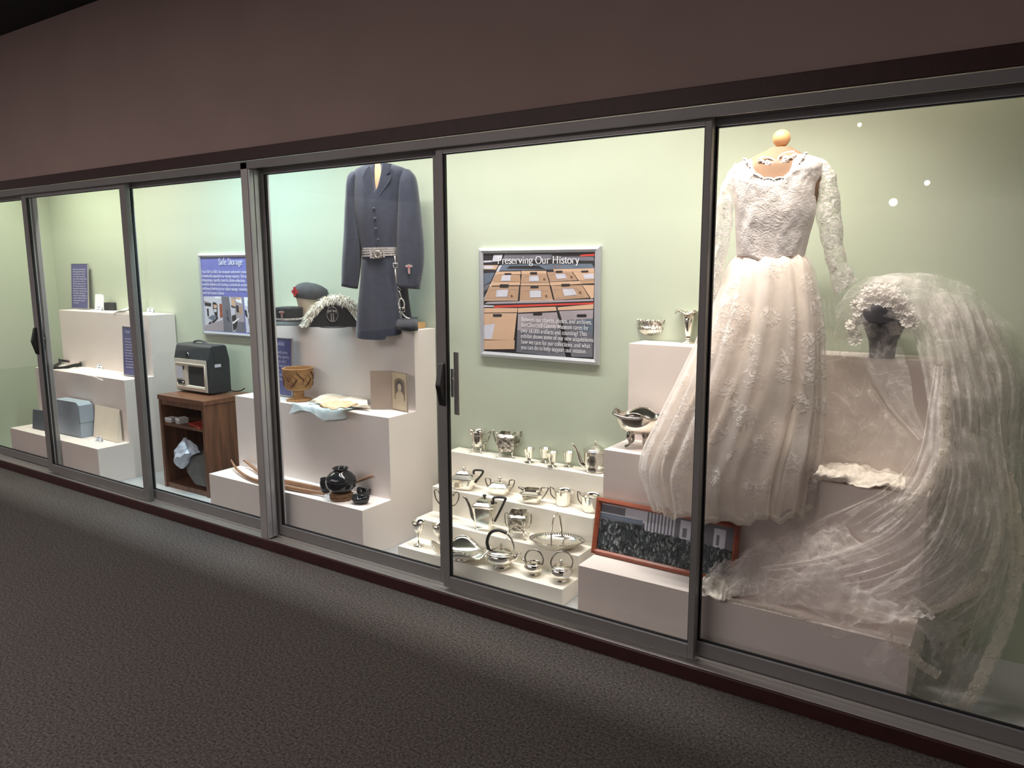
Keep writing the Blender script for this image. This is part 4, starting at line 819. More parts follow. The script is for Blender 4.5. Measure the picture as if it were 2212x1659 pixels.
sign('navy sign half hidden behind the patterned basket', (-3.575, .470, .699), .24, .333, .0, -.05, ("oldin'", .0, .292, .034), .01, 0, .2, .02, 60, None, [('and army', .0, .245), ('crafts, sports,', -.018, .219), ('toys, etc.)', -.01, .193), ('s from local', -.01, .167), ('ies.', -.01, .141), ('memorabilia', -.016, .115), ('Church', .0, .089)])
t = thing('paper_card', 'white rounded paper card standing in front of the far left text sign', 'card', (-5.767, 0.626, 1.117), .25, None, -.12)
m = MB(); m.prism([(-.042, 0), (.042, 0), (.042, .105), (.036, .118), (.010, .124), (-.042, .122)], 0, .003, 'paper'); m.build('card', t)
def label_card(loc, label, first=[None]):
    if first[0]: return dup(first[0], loc, None, label)
    t = thing('label_card', label, 'label', loc, .3, 'small folded label cards'); first[0] = t
    m = MB(); m.add([(-.026, 0, .0005), (.026, 0, .0005), (.026, .012, .036), (-.026, .012, .036), (-.026, .026, .0005), (.026, .026, .0005)], [(0, 1, 2, 3), (3, 2, 5, 4)], 'paper'); m.build('card', t)
    m = MB()
    for q in (-.014, .014): m.add([(q - .006, .0075, .026), (q + .006, .0075, .026), (q + .006, .0095, .033), (q - .006, .0095, .033)], [(0, 1, 2, 3)], 'text_lilac')
    m.add([(-.003, .0068, .023), (.003, .0068, .023), (.003, .0098, .034), (-.003, .0098, .034)], [(0, 1, 2, 3)], 'print_black'); m.add([(-.015, .0025, .011), (.015, .0025, .011), (.015, .0038, .015), (-.015, .0038, .015)], [(0, 1, 2, 3)], 'print_grey'); m.build('print', t)
    return t
label_card((-5.162, 0.663, 1.117), 'small label card beside the two clear glass vials')
label_card((-6.226, 0.863, 1.117), 'small label card in front of the white rounded paper card').location = (-5.714, 0.591, 1.117)
label_card((-6.042, 0.553, 0.695), 'small label card behind the black gloves')
label_card((-5.620, 0.510, 0.695), 'small label card on the clear plastic sheet')
label_card((-5.137, 0.206, 0.268), 'small label card in front of the cream folder')
t = tag(MB().box(-.055, .055, -.02, .02, 0, .058, 'box_black').build('small_box', bevel=.002, loc=(-5.746, 0.706, 1.117), rz=.1), 'small black box on the left plinth beside the white card', 'box')
t = thing('folded_paper', 'bright white curled paper on the left plinth top', 'paper', (-5.312, 0.575, 1.117), .15)
rows = [[(-.075 + .15 * u, -.045 + .09 * v, .002 + .075 * max(0, u - .15) * (1 - abs(v - .5)) + .006 * sin(5 * u)) for u in [k / 14 for k in range(15)]] for v in [k / 8 for k in range(9)]]
MB().grid(rows, 'paper_white').build('sheet', t, solid=.0015)
t0 = thing('glass_vial', 'left of the two clear glass vials on the left plinth', 'vial', (-5.311, 0.699, 1.117), 0, 'clear glass vials')
MB().lathe([(.012, .001), (.013, .004), (.013, .062), (.007, .070), (.007, .080), (.009, .082)], 'glass', 18).build('tube', t0)
MB().lathe([(.0085, .080), (.0085, .092)], 'glass', 14, cap1=True).build('cap', t0)
dup(t0, (-5.275, 0.720, 1.117), None, 'right of the two clear glass vials, behind a label card')
t = thing('black_gloves', 'crumpled black gloves laid on the middle tier of the left plinth', 'gloves', (-5.824, 0.394, 0.697))
for k, L_ in enumerate(([(-5.907, 0.316, 0.700), (-6.061, 0.433, 0.700), (-6.220, 0.561, 0.700), (-6.062, 0.528, 0.700)], [(-5.877, 0.305, 0.700), (-5.813, 0.345, 0.700), (-5.792, 0.418, 0.700), (-5.882, 0.514, 0.700), (-5.901, 0.565, 0.700)])):
    P = [V(p) for p in L_]; P = [tuple(p + V((0, 0, .010 + .012 * (i == len(P) - 1 or i == 2)))) for i, p in enumerate(P)]
    m = MB(); m.tube(P, [.008, .013, .012, .018, .014], 'glove_black', 10, 16, flat=.5); wb(held(m, .519, .6945), 'glove', t)
t = thing('plastic_sheet', 'clear crinkled plastic sheet spread over the middle tier edge', 'plastic sheet', (-5.624, 0.432, 0.697))
rows = [[(-5.792, 0.275, 0.703), (-5.619, 0.299, 0.703), (-5.322, 0.244, 0.703), (-5.185, 0.254, 0.703)], [(-5.945, 0.377, 0.704), (-5.735, 0.389, 0.704), (-5.445, 0.372, 0.704), (-5.320, 0.397, 0.704)], [(-5.961, 0.469, 0.703), (-5.775, 0.493, 0.703), (-5.528, 0.499, 0.703), (-5.377, 0.508, 0.703)]]
rows[0][2] = (rows[0][2][0], .302, .69); rows[0][3] = (rows[0][3][0], .303, .672)
wb(sheet(rows, 24, 12, 'tulle', 3, .003, .004, 9, 3, dirv=(0, 0, 1)), 'sheet', t)
# archival boxes on the low tier
def pbox(m, a, b, d, h0, mat_, lean=0):
    pass
t = thing('archival_box', 'blue-grey archival document box standing on the low tier', 'box', (-5.354, 0.215, 0.268), .0)
m = MB(); m.prism([(-.33, 0), (0, 0), (0, .225), (-.03, .245), (-.33, .245)], 0, .095, 'box_grey'); m.build('body', t, bevel=.003)
m = MB(); m.prism([(-.332, .11), (.004, .11), (.004, .095), (.004, .229), (-.03, .249), (-.332, .249)], -.003, .0, 'box_grey'); m.box(.0, .004, -.003, .097, .105, .228, 'box_grey'); m.build('lid_flap', t, bevel=.001)
t.rotation_euler = (0, 0, .03); t.location = (t.location[0], .210, t.location[2])
t = tag(MB().box(-.14, .14, 0, .02, 0, .140, 'box_slate').build('document_case', bevel=.002, loc=(-5.845, 0.183, 0.268), rz=.05), 'dark slate document case at the left end of the low tier', 'folder')
t.rotation_euler = (-.12, 0, .05); t.location.z += .003
t = thing('cream_folder', 'cream card folder propped open at the right end of the low tier', 'folder', (-5.165, .272, .2685), -.04)
m = MB(); m.prism([(-.165, .001), (.165, .001), (.165, .225), (-.165, .225)], -.001, .001, 'paper_cream'); o = m.build('front_leaf', t); o.rotation_euler = (-.15, 0, 0)
m = MB(); m.prism([(0, 0), (.034, 0), (.034, .20)], .163, .165, 'paper_cream', axis='x'); m.build('side_gusset', t)

# ------------------------------------------------------------------ cabinet, film reader and what is on the shelves
CX0, CX1, CY0, CY1, CZ = -4.572, -4.098, .325, .690, .632
t = thing('wood_cabinet', 'dark brown wood-veneer open cabinet standing under the film reader', 'cabinet', ((CX0 + CX1) / 2, CY0, ZF))
b = lambda *q: MB().box(*q)
wb(b(CX0, CX0 + .022, CY0, CY1, ZF, CZ - .03, 'wood_veneer'), 'side_panel', t); wb(b(CX1 - .022, CX1, CY0, CY1, ZF, CZ - .03, 'wood_veneer'), 'side_panel', t)
wb(b(CX0 - .006, CX1 + .006, CY0 - .004, CY1, CZ - .03, CZ, 'wood_top'), 'top', t, bevel=.002)
wb(b(CX0 + .022, CX1 - .022, CY0 + .004, CY0 + .022, CZ - .062, CZ - .03, 'wood_veneer'), 'rail', t)
wb(b(CX0 + .022, CX1 - .022, CY0 + .012, CY1, .432, .452, 'wood_veneer'), 'shelf', t)
wb(b(CX0 + .022, CX1 - .022, CY0 + .01, CY1, ZF + .0, ZF + .03, 'wood_veneer'), 'bottom_panel', t)
wb(b(CX0 + .022, CX1 - .022, CY1 - .008, CY1, ZF + .03, CZ - .03, 'wood_veneer'), 'back_panel', t)
t = thing('film_reader', 'dark grey portable film reader with cream front and black screen', 'film reader', (-4.236, 0.472, 0.635))
t.rotation_euler = (0, 0, .0)
W_, D_, H_ = .365, .160, .312
m = MB(); pf = [(0, .012), (0, .222), (.020, .300), (.032, .312), (.130, .312), (.142, .300), (D_, .215), (D_, .012), (D_ - .01, .004), (.01, .004)]
m.prism(pf, -W_, 0, 'vinyl_dark', axis='x'); m.build('case', t, bevel=.006)
m = MB(); x0, x1, z0_, z1_ = -W_ + .012, -.018, .014, .218; sx0, sx1, sz0, sz1 = -.243, -.043, .043, .186
for q in ((x0, sx0, z0_, z1_), (sx1, x1, z0_, z1_), (sx0, sx1, z0_, sz0), (sx0, sx1, sz1, z1_)): m.box(q[0], q[1], -.012, .002, q[2], q[3], 'panel_cream')
ins = [(-.200, .055), (-.052, .052), (-.058, .166), (-.192, .166)]; ou = [(sx0, sz0), (sx1, sz0), (sx1, sz1), (sx0, sz1)]
for k in range(4):
    a, c = ou[k], ou[(k + 1) % 4]; d, e = ins[(k + 1) % 4], ins[k]; m.add([(a[0], -.012, a[1]), (c[0], -.012, c[1]), (d[0], -.0035, d[1]), (e[0], -.0035, e[1])], [(0, 1, 2, 3)], 'panel_cream')
m.tube([(x0 + .022, -.013, .060), (x0 + .022, -.013, .034), (sx1 + .012, -.013, .034), (sx1 + .012, -.013, .188), (x0 + .012, -.013, .188)], .0035, 'panel_cream', 6)
m.build('front_panel', t)
MB().poly([(a, -.0045, c) for a, c in ins], 'screen_dark').build('screen', t)
m = MB(); m.box(x0 + .018, sx0 - .012, -.014, -.0122, .050, .078, 'vinyl_dark'); m.build('control_plate', t)
m = MB(); m.lathe([(.008, 0), (.008, .006), (.004, .007)], 'chrome', 14, cap1=True, xf=Matrix.Translation((sx0 - .024, -.014, .063)) @ Matrix.Rotation(pi / 2, 4, 'X')); m.build('knob', t)
MB().box(sx0 - .022, sx0 - .008, -.014, -.012, .150, .172, 'box_black').build('switch', t)
m = MB(); m.box(x0 + .016, sx0 - .026, -.0135, -.0122, .088, .168, 'print_pale'); m.build('instruction_plate', t)
m = MB(); m.lathe([(.013, 0), (.013, .006), (.007, .007)], 'chrome', 16, cap1=True, xf=Matrix.Translation((-.215, .006, .250)) @ Matrix.Rotation(pi / 2 + .25, 4, 'X')); m.box(-.224, -.212, -.006, .002, .236, .262, 'box_black'); m.build('latch', t)
m = MB(); m.box(-.001, .0015, .045, .105, .195, .275, 'screen_dark'); m.build('side_window', t)
MB().box(-.001, .003, .045, .090, .172, .192, 'print_pale').build('side_plate', t)
m = MB(); m.tube([(-.255, .08, .314), (-.245, .08, .324), (-.19, .08, .332), (-.135, .08, .324), (-.125, .08, .314)], .006, 'vinyl_dark', 8, 16, flat=1.5); m.box(-.262, -.248, .072, .088, .312, .322, 'chrome'); m.box(-.132, -.118, .072, .088, .312, .322, 'chrome'); m.build('carry_handle', t)
for q in (-W_ + .03, -.03):
    for yq in (.03, D_ - .03): MB().lathe([(.010, 0), (.010, .006)], 'rubber', 10, c=(q, yq, 0)).build('rubber_foot', t)
m = MB(); m.tube([(0, D_ - .01, .012), (.03, D_ + .0, .006), (.07, D_ + .015, .012), (.11, D_ + .02, .03)], .0035, 'rubber', 6, 14); m.build('power_cord', t)
for o in t.children:
    if o.name.split('.')[0] in ('front_panel', 'screen', 'control_plate', 'knob', 'switch', 'instruction_plate'): o.location.y = .007
t = thing('film_box', 'small white boxes on the cabinet shelf', 'box', (-4.515, .345, .4526))
t['label'] = 'white film box at the front left of the cabinet shelf'; t['group'] = 'film boxes on the cabinet shelf'
MB().box(-.035, .035, 0, .05, 0, .028, 'paper_white').build('carton', t, bevel=.001); MB().box(-.0352, .0352, -.0005, .0005, .008, .012, 'print_grey').build('label_strip', t)
c = dup(t, (-4.425, .352, .4526), -.2, 'pale film box beside the orange booklet on the cabinet shelf'); c.scale = (.9, 1.2, 1.25)
t = tag(MB().box(-.09, .11, -.01, .10, 0, .010, 'print_red').build('orange_booklet', loc=(-4.255, .365, .4526), rz=-.25), 'bright orange-red booklet lying on the cabinet shelf', 'booklet')
t = tag(MB().box(-.14, .10, 0, .12, 0, .022, 'folder_tan').build('manual', loc=(-4.26, .53, .4526), rz=.2), 'dull brown manual lying behind the orange booklet', 'book'); t.rotation_euler = (0, 0, .12)
t = thing('fabric_cover', 'grey vinyl dust cover bundled in the bottom of the cabinet', 'cover', (-4.27, .40, ZF + .031))
m = MB(); rows = []
for i, (z_, a_, b_, xo, yo) in enumerate([(0, .065, .045, .045, .03), (.02, .09, .06, .035, .025), (.09, .115, .08, .005, .02), (.17, .13, .085, -.01, .03), (.215, .115, .07, 0, .035), (.245, .08, .05, .03, .04)]):
    ring = []
    for j in range(14):
        a = 2 * pi * j / 14 + .3; k = (abs(cos(a)) ** 3.5 + abs(sin(a)) ** 3.5) ** (-1 / 3.5); q = V((a_ * k * cos(a) + xo, b_ * k * sin(a) + yo, z_)); nn = noise.noise(q * 14) * .016
        ring.append((q.x + nn, q.y + nn, q.z))
    rows.append(ring)
m.loft(rows, 'bag_grey', False, True, True, True); m.build('cover', t)
t = thing('plastic_bag', 'pale translucent plastic bag stuffed on top of the grey cover', 'bag', (-4.375, .36, .20))
m = MB(); rows = []
for i in range(10):
    v = i / 9; ring = []
    for j in range(18):
        a = 2 * pi * j / 18; r_ = .010 + .060 * sin(pi * min(1, v * 1.05) * .95 + .1); q = V((r_ * cos(a) * 1.05 + .030 * v, r_ * .7 * sin(a) - .01 - .02 * (1 - v), .20 * v - .03)); k = 1 + .35 * noise.noise(q * 22 + V((2, 5, 1))); ring.append((q.x * k, q.y * k, q.z))
    rows.append(ring)
m.loft(rows, 'plastic_sheet', False, True, True, True); m.build('bag', t)
m = MB(); wb(sheet([[(-4.36, .345, .345), (-4.31, .35, .36), (-4.25, .36, .33)], [(-4.33, .335, .28), (-4.29, .335, .31), (-4.22, .345, .31)], [(-4.30, .335, .25), (-4.26, .335, .27), (-4.19, .345, .30)]], 10, 8, 'plastic_sheet', 2, .006, .012, 14, 5), 'bag_flap', t)

# ------------------------------------------------------------------ middle plinth: hats, coat, basket, linen, photograph, pottery
def cross(m, c, w_, h_, ux, uz, off, mat_, th):
    """latin cross of arm thickness th at c, axes ux / uz, standing off the surface"""
    pts = [(-th, -h_ * .6), (th, -h_ * .6), (th, h_ * .10), (w_, h_ * .10), (w_, h_ * .10 + 2 * th), (th, h_ * .10 + 2 * th), (th, h_ * .4), (-th, h_ * .4), (-th, h_ * .10 + 2 * th), (-w_, h_ * .10 + 2 * th), (-w_, h_ * .10), (-th, h_ * .10)]
    c = V(c); ux = V(ux); uz = V(uz); n_ = V(off)
    slab([tuple(c + ux * a + uz * b_) for a, b_ in pts], n_, mat_, m)
# forage cap (kepi) with silver cross
t = thing('uniform_hat', 'small black uniform cap with silver cross and visor, left of the hats', 'cap', (-3.444, 0.469, 1.117), .5)
m = MB(); m.lathe([(.072, .012), (.074, .030), (.072, .050), (.076, .088), (.074, .098), (.050, .101), (0, .100)], 'felt_black', 36, sy=1.05); m.build('crown', t)
MB().lathe([(.0752, .028), (.0757, .034), (.0752, .040)], 'braid_silver', 36, sy=1.05, cap0=False).build('silver_cord', t)
rows = [[((.072 + .030 * k / 5) * cos(a) * 1.0, (.075 + .040 * k / 5) * sin(a), .026 - .020 * (k / 5) ** 1.3 - .004 * abs(cos(a))) for a in [pi + .30 + (pi - .60) * j / 16 for j in range(17)]] for k in range(6)]
MB().grid(rows, 'vinyl_dark').build('visor', t, solid=.003)
for a in (pi + .35, 2 * pi - .35): MB().ball((.077 * cos(a), .080 * sin(a), .035), .006, 'chrome', 8).build('cord_button', t)
m = MB(); cross(m, (-.012, -.079, .066), .015, .042, (.99, -.1, 0), (0, -.08, 1), (0, -.003, 0), 'braid_silver', .005); cross(m, (-.012, -.0822, .066), .011, .036, (.99, -.1, 0), (0, -.08, 1), (0, -.0008, 0), 'patch_red', .0011); m.build('cross_badge', t)
# soft cap with red cross on a cream head form
hx = (-3.395, 0.578, 1.117)
t = thing('head_form', 'cream fabric head form carrying the grey side cap', 'head form', hx, .5)
MB().lathe([(.048, 0), (.050, .01), (.056, .06), (.066, .11), (.074, .150), (.068, .195), (.045, .222), (.015, .231)], 'form_cream', 32, sx=1.0, sy=1.05, cap1=True).build('form', t)
t = thing('garrison_hat', 'dark grey side cap with red cross tilted on the cream head form', 'cap', (hx[0], hx[1], hx[2] + .138), .55)
rows = []
for i, (r_, z_) in enumerate([(.080, .010), (.083, .028), (.083, .045), (.077, .066), (.060, .084), (.036, .094), (.012, .097)]):
    ring = []
    for j in range(36):
        a = 2 * pi * j / 36; k = 1 + .24 * max(0, cos(a)) ** 2 * (1 if i < 4 else .6); zz = z_ - .012 * (cos(a) + .25) * (1 - i / 8) * (1 if cos(a) > -.25 else .6)
        ring.append((r_ * k * cos(a) * 1.08, r_ * 1.0 * sin(a), zz))
    rows.append(ring)
m = MB(); m.loft(rows, 'cap_grey', True, True, False, True); m.tube([(1.01 * p[0], 1.01 * p[1], p[2] + .03) for p in rows[0]], .0022, 'felt_black', 6, closed=True); m.build('cap', t)
m = MB(); cr = []
for sx_, sz_ in ((1, .36), (.36, 1)):
    cr.append([(-.026 * sx_, -.026 * sz_), (.026 * sx_, -.026 * sz_), (.026 * sx_, .026 * sz_), (-.026 * sx_, .026 * sz_)])
for q in cr: slab([(-.058 + a * .80 + .0, -.0690 - a * .62 - (b_ + .02) * .10, .047 + b_) for a, b_ in q], (-.003, -.004, 0), 'patch_red', m)
m.build('red_cross', t)
MB().ball((.086, -.020, .006), .005, 'chrome', 8).build('button', t)
# plumed bicorne
t = thing('plumed_hat', 'black hat with white feather plume and silver cross badge', 'hat', (-3.081, 0.465, 1.117), .62)
m = MB(); pts = []
for i in range(33):
    u = -1 + 2 * i / 32; pts.append((u * .125, .006 + .112 * (1 - abs(u) ** 2.2) + .004))
prof = [(-.135, .004)] + pts + [(.135, .004)]
m.prism(prof, -.030, -.022, 'felt_black'); m.prism(prof, .030, .038, 'felt_black')
rows = [[(u * .115 * s_, .034 * c_, .004 + (.095 * (1 - abs(u) ** 2.2)) * .9) for u in [-1 + 2 * i / 16 for i in range(17)]] for s_, c_ in ((1, -.7), (.98, 0), (1, .9))]
m.grid(rows, 'felt_black'); m.build('body', t)
rows = [[(x_ * .075, -.025 - .045 * (1 - x_ ** 2) * k / 4, .010 - .006 * k / 4) for x_ in [-1 + 2 * i / 14 for i in range(15)]] for k in range(5)]
MB().grid(rows, 'vinyl_dark').build('visor', t, solid=.003)
m = MB(); el = [(.030 * cos(2 * pi * k / 24), .072 + .040 * sin(2 * pi * k / 24)) for k in range(24)]
m.prism(el, -.0335, -.031, 'ebony'); m.tube([(a, -.034, b_) for a, b_ in el], .0016, 'braid_silver', 6, closed=True)
cross(m, (0, -.036, .072), .024, .062, (1, 0, 0), (0, 0, 1), (0, -.003, 0), 'braid_silver', .008); cross(m, (0, -.0392, .073), .019, .056, (1, 0, 0), (0, 0, 1), (0, -.0008, 0), 'ebony', .0032); m.build('cross_badge', t)
m = MB(); rp = random.Random(5); spine = cat([(-.155, -.012, .008), (-.120, -.012, .040), (-.085, -.012, .085), (-.045, -.005, .123), (.0, .0, .140), (.05, .0, .138), (.095, .0, .112), (.128, -.004, .066), (.150, -.010, .020)], 60)
for k in range(2600):
    i = rp.randrange(60); p = V(spine[i]); tn = V(spine[min(59, i + 1)]) - V(spine[max(0, i - 1)]); tn.normalize()
    nrm = V((-tn.z, 0, tn.x)); ang_ = rp.uniform(-1.75, 1.75); L_ = rp.uniform(.034, .072) * (1 if 6 < i < 54 else .6)
    d_ = nrm * cos(ang_) * .75 + V((0, -1, 0)) * sin(ang_) * .8 + tn * rp.uniform(-.5, .5); d_.normalize()
    q1 = p + d_ * L_ * .55 + V((0, 0, .002)); q2 = p + d_ * L_ - V((0, 0, L_ * .35)); q2.z = max(q2.z, .001); q1.z = max(q1.z, .001)
    s_ = d_.cross(V((rp.uniform(-1, 1), rp.uniform(-1, 1), rp.uniform(-1, 1)))).normalized() * .0022
    m.add([tuple(p - s_), tuple(p + s_), tuple(q1 + s_ * .8), tuple(q1 - s_ * .8), tuple(q2)], [(0, 1, 2, 3), (3, 2, 4)], 'plume_white')
m.tube(spine, [.010, .022, .028, .028, .024, .012], 'plume_white', 10)
m.build('plume', t, norm=False)
# coat on its form -----------------------------------------
t = thing('dress_form', 'peach dress form inside the dark coat, on a pale wooden base block', 'dress form', (-2.649, 0.660, 1.134))
fb = V(t.location)
L_ = [(-2.792, 0.503, 1.987), (-2.805, 0.496, 1.960), (-2.848, 0.471, 1.924), (-2.867, 0.460, 1.851), (-2.858, 0.465, 1.736), (-2.844, 0.473, 1.620), (-2.843, 0.474, 1.514)]; R_ = [(-2.747, 0.529, 1.987), (-2.727, 0.541, 1.959), (-2.687, 0.564, 1.927), (-2.680, 0.568, 1.849), (-2.691, 0.561, 1.734), (-2.707, 0.553, 1.619), (-2.713, 0.549, 1.513)]
m = MB(); m.loft(sring(L_, R_, [.022, .03, .04, .052, .05, .045, .04], [.022, .03, .04, .05, .05, .045, .04], 28, m=16), 'form_peach', True, True, True, True); wb(m, 'torso', t)
c0 = (V(L_[-1]) + V(R_[-1])) / 2
m = MB(); m.tube([(c0.x, c0.y, c0.z + .01), (c0.x, .60, 1.30), (c0.x, .60, 1.135)], .009, 'chrome', 10); wb(m, 'pole', t)
m = MB(); m.box(fb.x - .10, fb.x + .012, .61, .70, 1.117, 1.148, 'wood_pale'); wb(m, 'base', t, bevel=.003)
t = thing('uniform_coat', 'dark navy long uniform coat hanging over the front of the middle plinth', 'coat', tuple((V(L_[-1]) + V(R_[-1])) / 2 - V((0, 0, .40))))
L_ = [(-2.807, 0.494, 1.960), (-2.830, 0.481, 1.949), (-2.877, 0.454, 1.922), (-2.880, 0.452, 1.870), (-2.881, 0.452, 1.783), (-2.878, 0.454, 1.690), (-2.866, 0.461, 1.596), (-2.854, 0.468, 1.514), (-2.858, 0.465, 1.455), (-2.867, 0.460, 1.360), (-2.878, 0.453, 1.264), (-2.888, 0.448, 1.168), (-2.892, 0.445, 1.095)]
R_ = [(-2.727, 0.541, 1.959), (-2.690, 0.562, 1.947), (-2.642, 0.590, 1.922), (-2.655, 0.582, 1.867), (-2.670, 0.574, 1.780), (-2.680, 0.568, 1.688), (-2.691, 0.562, 1.595), (-2.697, 0.558, 1.513), (-2.698, 0.558, 1.454), (-2.696, 0.559, 1.360), (-2.690, 0.562, 1.264), (-2.684, 0.566, 1.168), (-2.681, 0.567, 1.100)]
df = [.030, .040, .055, .066, .072, .070, .064, .058, .058, .062, .066, .070, .072]; db = [.03, .04, .05, .06, .06, .055, .045, .04, .045, .05, .05, .03, .02]
zV, zT = (-2.767, 0.480, 1.770)[2], (-2.743, 0.480, 1.954)[2]
def coatfn(q, ca, sa, v, t_, nb):
    if sa > 0:
        k = abs(ca - (-.06)) ; zz = zV + (zT + .03 - zV) * (k / .25)
        if k < .26 and q.z > zz: q.z = zz
        if v > .9: q.z -= .030 * sa * (v - .9) / .1 * (1 if ca < .4 else .5)
        q = q + nb * (.004 * noise.noise(V((ca * 3, v * 7, 1))) + (.006 * sin(ca * 7 + 1) * max(0, v - .62) / .38))
        if v > .6 and -.12 < ca < -.02: q = q + nb * .003
    return q
m = MB(); m.loft(sring(L_, R_, df, db, 96, 2.6, 60, coatfn), 'coat_cloth', True, True, False, False)
wb(m, 'body', t)
La = [(-2.880, 0.533, 1.479), (-2.894, 0.525, 1.383), (-2.904, 0.520, 1.261), (-2.911, 0.515, 1.163)]; Ra = [(-2.729, 0.621, 1.478), (-2.705, 0.634, 1.382), (-2.695, 0.640, 1.261), (-2.684, 0.646, 1.168)]
m = MB(); m.loft(sring(La, Ra, [.03, .04, .045, .03], [.03, .04, .04, .02], 40, 2.4, 16), 'coat_dark', True, True, False, True)
tl = [(-2.627, 0.480, 1.121), (-2.526, 0.447, 1.121), (-2.526, 0.510, 1.121), (-2.700, 0.746, 1.121), (-2.956, 1.031, 1.121), (-3.081, 1.090, 1.121), (-3.001, 0.918, 1.121)]
m.loft([tl, [(p[0], p[1], 1.150) for p in tl], [(p[0] * .85 + -2.70 * .15, p[1] * .85 + .60 * .15, 1.172) for p in tl]], 'coat_dark', True, True, True, True); wb(held(m, .712, 0), 'coat_tail', t)
for nm_, L_, R_ in (('sleeve', [(-2.889, 0.447, 1.918), (-2.909, 0.436, 1.886), (-2.919, 0.430, 1.783), (-2.928, 0.425, 1.679), (-2.939, 0.418, 1.550), (-2.949, 0.412, 1.432), (-2.954, 0.410, 1.343)], [(-2.852, 0.469, 1.915), (-2.862, 0.463, 1.874), (-2.869, 0.459, 1.782), (-2.866, 0.461, 1.678), (-2.857, 0.466, 1.561), (-2.864, 0.461, 1.443), (-2.883, 0.451, 1.327)]), ('sleeve', [(-2.666, 0.576, 1.927), (-2.680, 0.568, 1.883), (-2.686, 0.564, 1.780), (-2.693, 0.561, 1.677), (-2.698, 0.558, 1.548), (-2.701, 0.556, 1.431), (-2.701, 0.556, 1.336)], [(-2.629, 0.597, 1.924), (-2.604, 0.612, 1.883), (-2.591, 0.619, 1.780), (-2.583, 0.624, 1.676), (-2.575, 0.629, 1.548), (-2.579, 0.626, 1.442), (-2.598, 0.615, 1.324)])):
    def slf(q, ca, sa, v, t_, nb): return q + nb * (.004 * noise.noise(V((ca * 2, v * 6, L_[0][0] * 9))))
    m = MB(); m.loft(sring(L_, R_, [.03, .052, .058, .056, .052, .048, .045], [.03, .045, .05, .05, .05, .045, .045], 36, 2.3, 26, slf), 'coat_cloth', True, True, True, True); wb(held(m, .712, 0), nm_, t)
cn = V((sin(R(30)), -cos(R(30)), 0))
m = slab([(-2.702, 0.479, 1.949), (-2.665, 0.500, 1.946), (-2.676, 0.494, 1.904), (-2.691, 0.485, 1.890), (-2.665, 0.501, 1.891), (-2.675, 0.494, 1.861), (-2.718, 0.470, 1.794), (-2.758, 0.447, 1.738), (-2.765, 0.443, 1.719), (-2.751, 0.451, 1.767), (-2.740, 0.457, 1.796), (-2.720, 0.468, 1.855)], tuple(cn * .006), 'coat_cloth'); wb(m, 'lapel', t, bevel=.002)
m = slab([(-2.762, 0.447, 1.941), (-2.781, 0.436, 1.921), (-2.796, 0.427, 1.885), (-2.787, 0.432, 1.849), (-2.770, 0.442, 1.799), (-2.753, 0.452, 1.754), (-2.742, 0.458, 1.797), (-2.750, 0.454, 1.855)], tuple(cn * .006), 'coat_cloth'); wb(m, 'lapel', t, bevel=.002)
for p in [(-2.742, 0.445, 1.730), (-2.738, 0.447, 1.680), (-2.735, 0.449, 1.630), (-2.728, 0.453, 1.575)]: m = MB(); m.ball(p, (.0075, .006, .0075), 'coat_cloth', 10); wb(m, 'button', t)
for p in [(-2.568, 0.573, 1.384), (-2.570, 0.571, 1.371), (-2.573, 0.569, 1.358)]: m = MB(); m.ball(p, (.005, .005, .005), 'coat_cloth', 8); wb(m, 'cuff_button', t)
ux = V((cos(R(30)), sin(R(30)), 0))
(p0,) = [(-2.606, 0.544, 1.433)]
m = MB(); cross(m, p0, .017, .048, ux, (0, 0, 1), cn * .003, 'braid_silver', .0052); cross(m, V(p0) + cn * .0032, .013, .042, ux, (0, 0, 1), cn * .001, 'patch_red', .0011); wb(m, 'cross_badge', t)
# striped dress belt with buckle and sword hangers
t = thing('dress_belt', 'silver striped belt with square buckle round the dark coat', 'belt', tuple(V(([(-2.737, 0.454, 1.503)])[0])))
zb = t.location.z
for k in range(1): pass
L_ = [(-2.853, 0.468, 1.532), (-2.855, 0.467, 1.524), (-2.855, 0.467, 1.514), (-2.855, 0.467, 1.505), (-2.855, 0.467, 1.494)]; R_ = [(-2.694, 0.560, 1.534), (-2.694, 0.560, 1.526), (-2.694, 0.560, 1.518), (-2.695, 0.559, 1.510), (-2.695, 0.559, 1.501)]
m = MB(); m.loft(sring(L_, R_, [.064] * 5, [.05] * 5, 60, 2.6, 15), 'braid_dark', True, True)
for a, b_ in zip(cat(L_, 7)[0::2], cat(R_, 7)[0::2]):
    rg = sring([V(a) - V((0, 0, .0042)), V(a) + V((0, 0, .0042))], [V(b_) - V((0, 0, .0042)), V(b_) + V((0, 0, .0042))], [.0655] * 2, [.0515] * 2, 60, 2.6); m.loft(rg, 'braid_silver', True, True)
wb(m, 'band', t)
q = [(-2.758, 0.440, 1.523), (-2.713, 0.466, 1.523), (-2.714, 0.465, 1.481), (-2.757, 0.440, 1.481)]
m = slab(q, tuple(cn * .006), 'silver_chased'); qq = [(-2.730, 0.448, 1.503)]
m.tube([tuple(V(qq[0]) + ux * .016 * cos(2 * pi * k / 20) + V((0, 0, .016 * sin(2 * pi * k / 20)))) for k in range(20)], .0025, 'braid_silver', 6, closed=True); cross(m, qq[0], .008, .024, ux, (0, 0, 1), cn * .003, 'silver_dark', .0025); wb(m, 'buckle', t, bevel=.001)
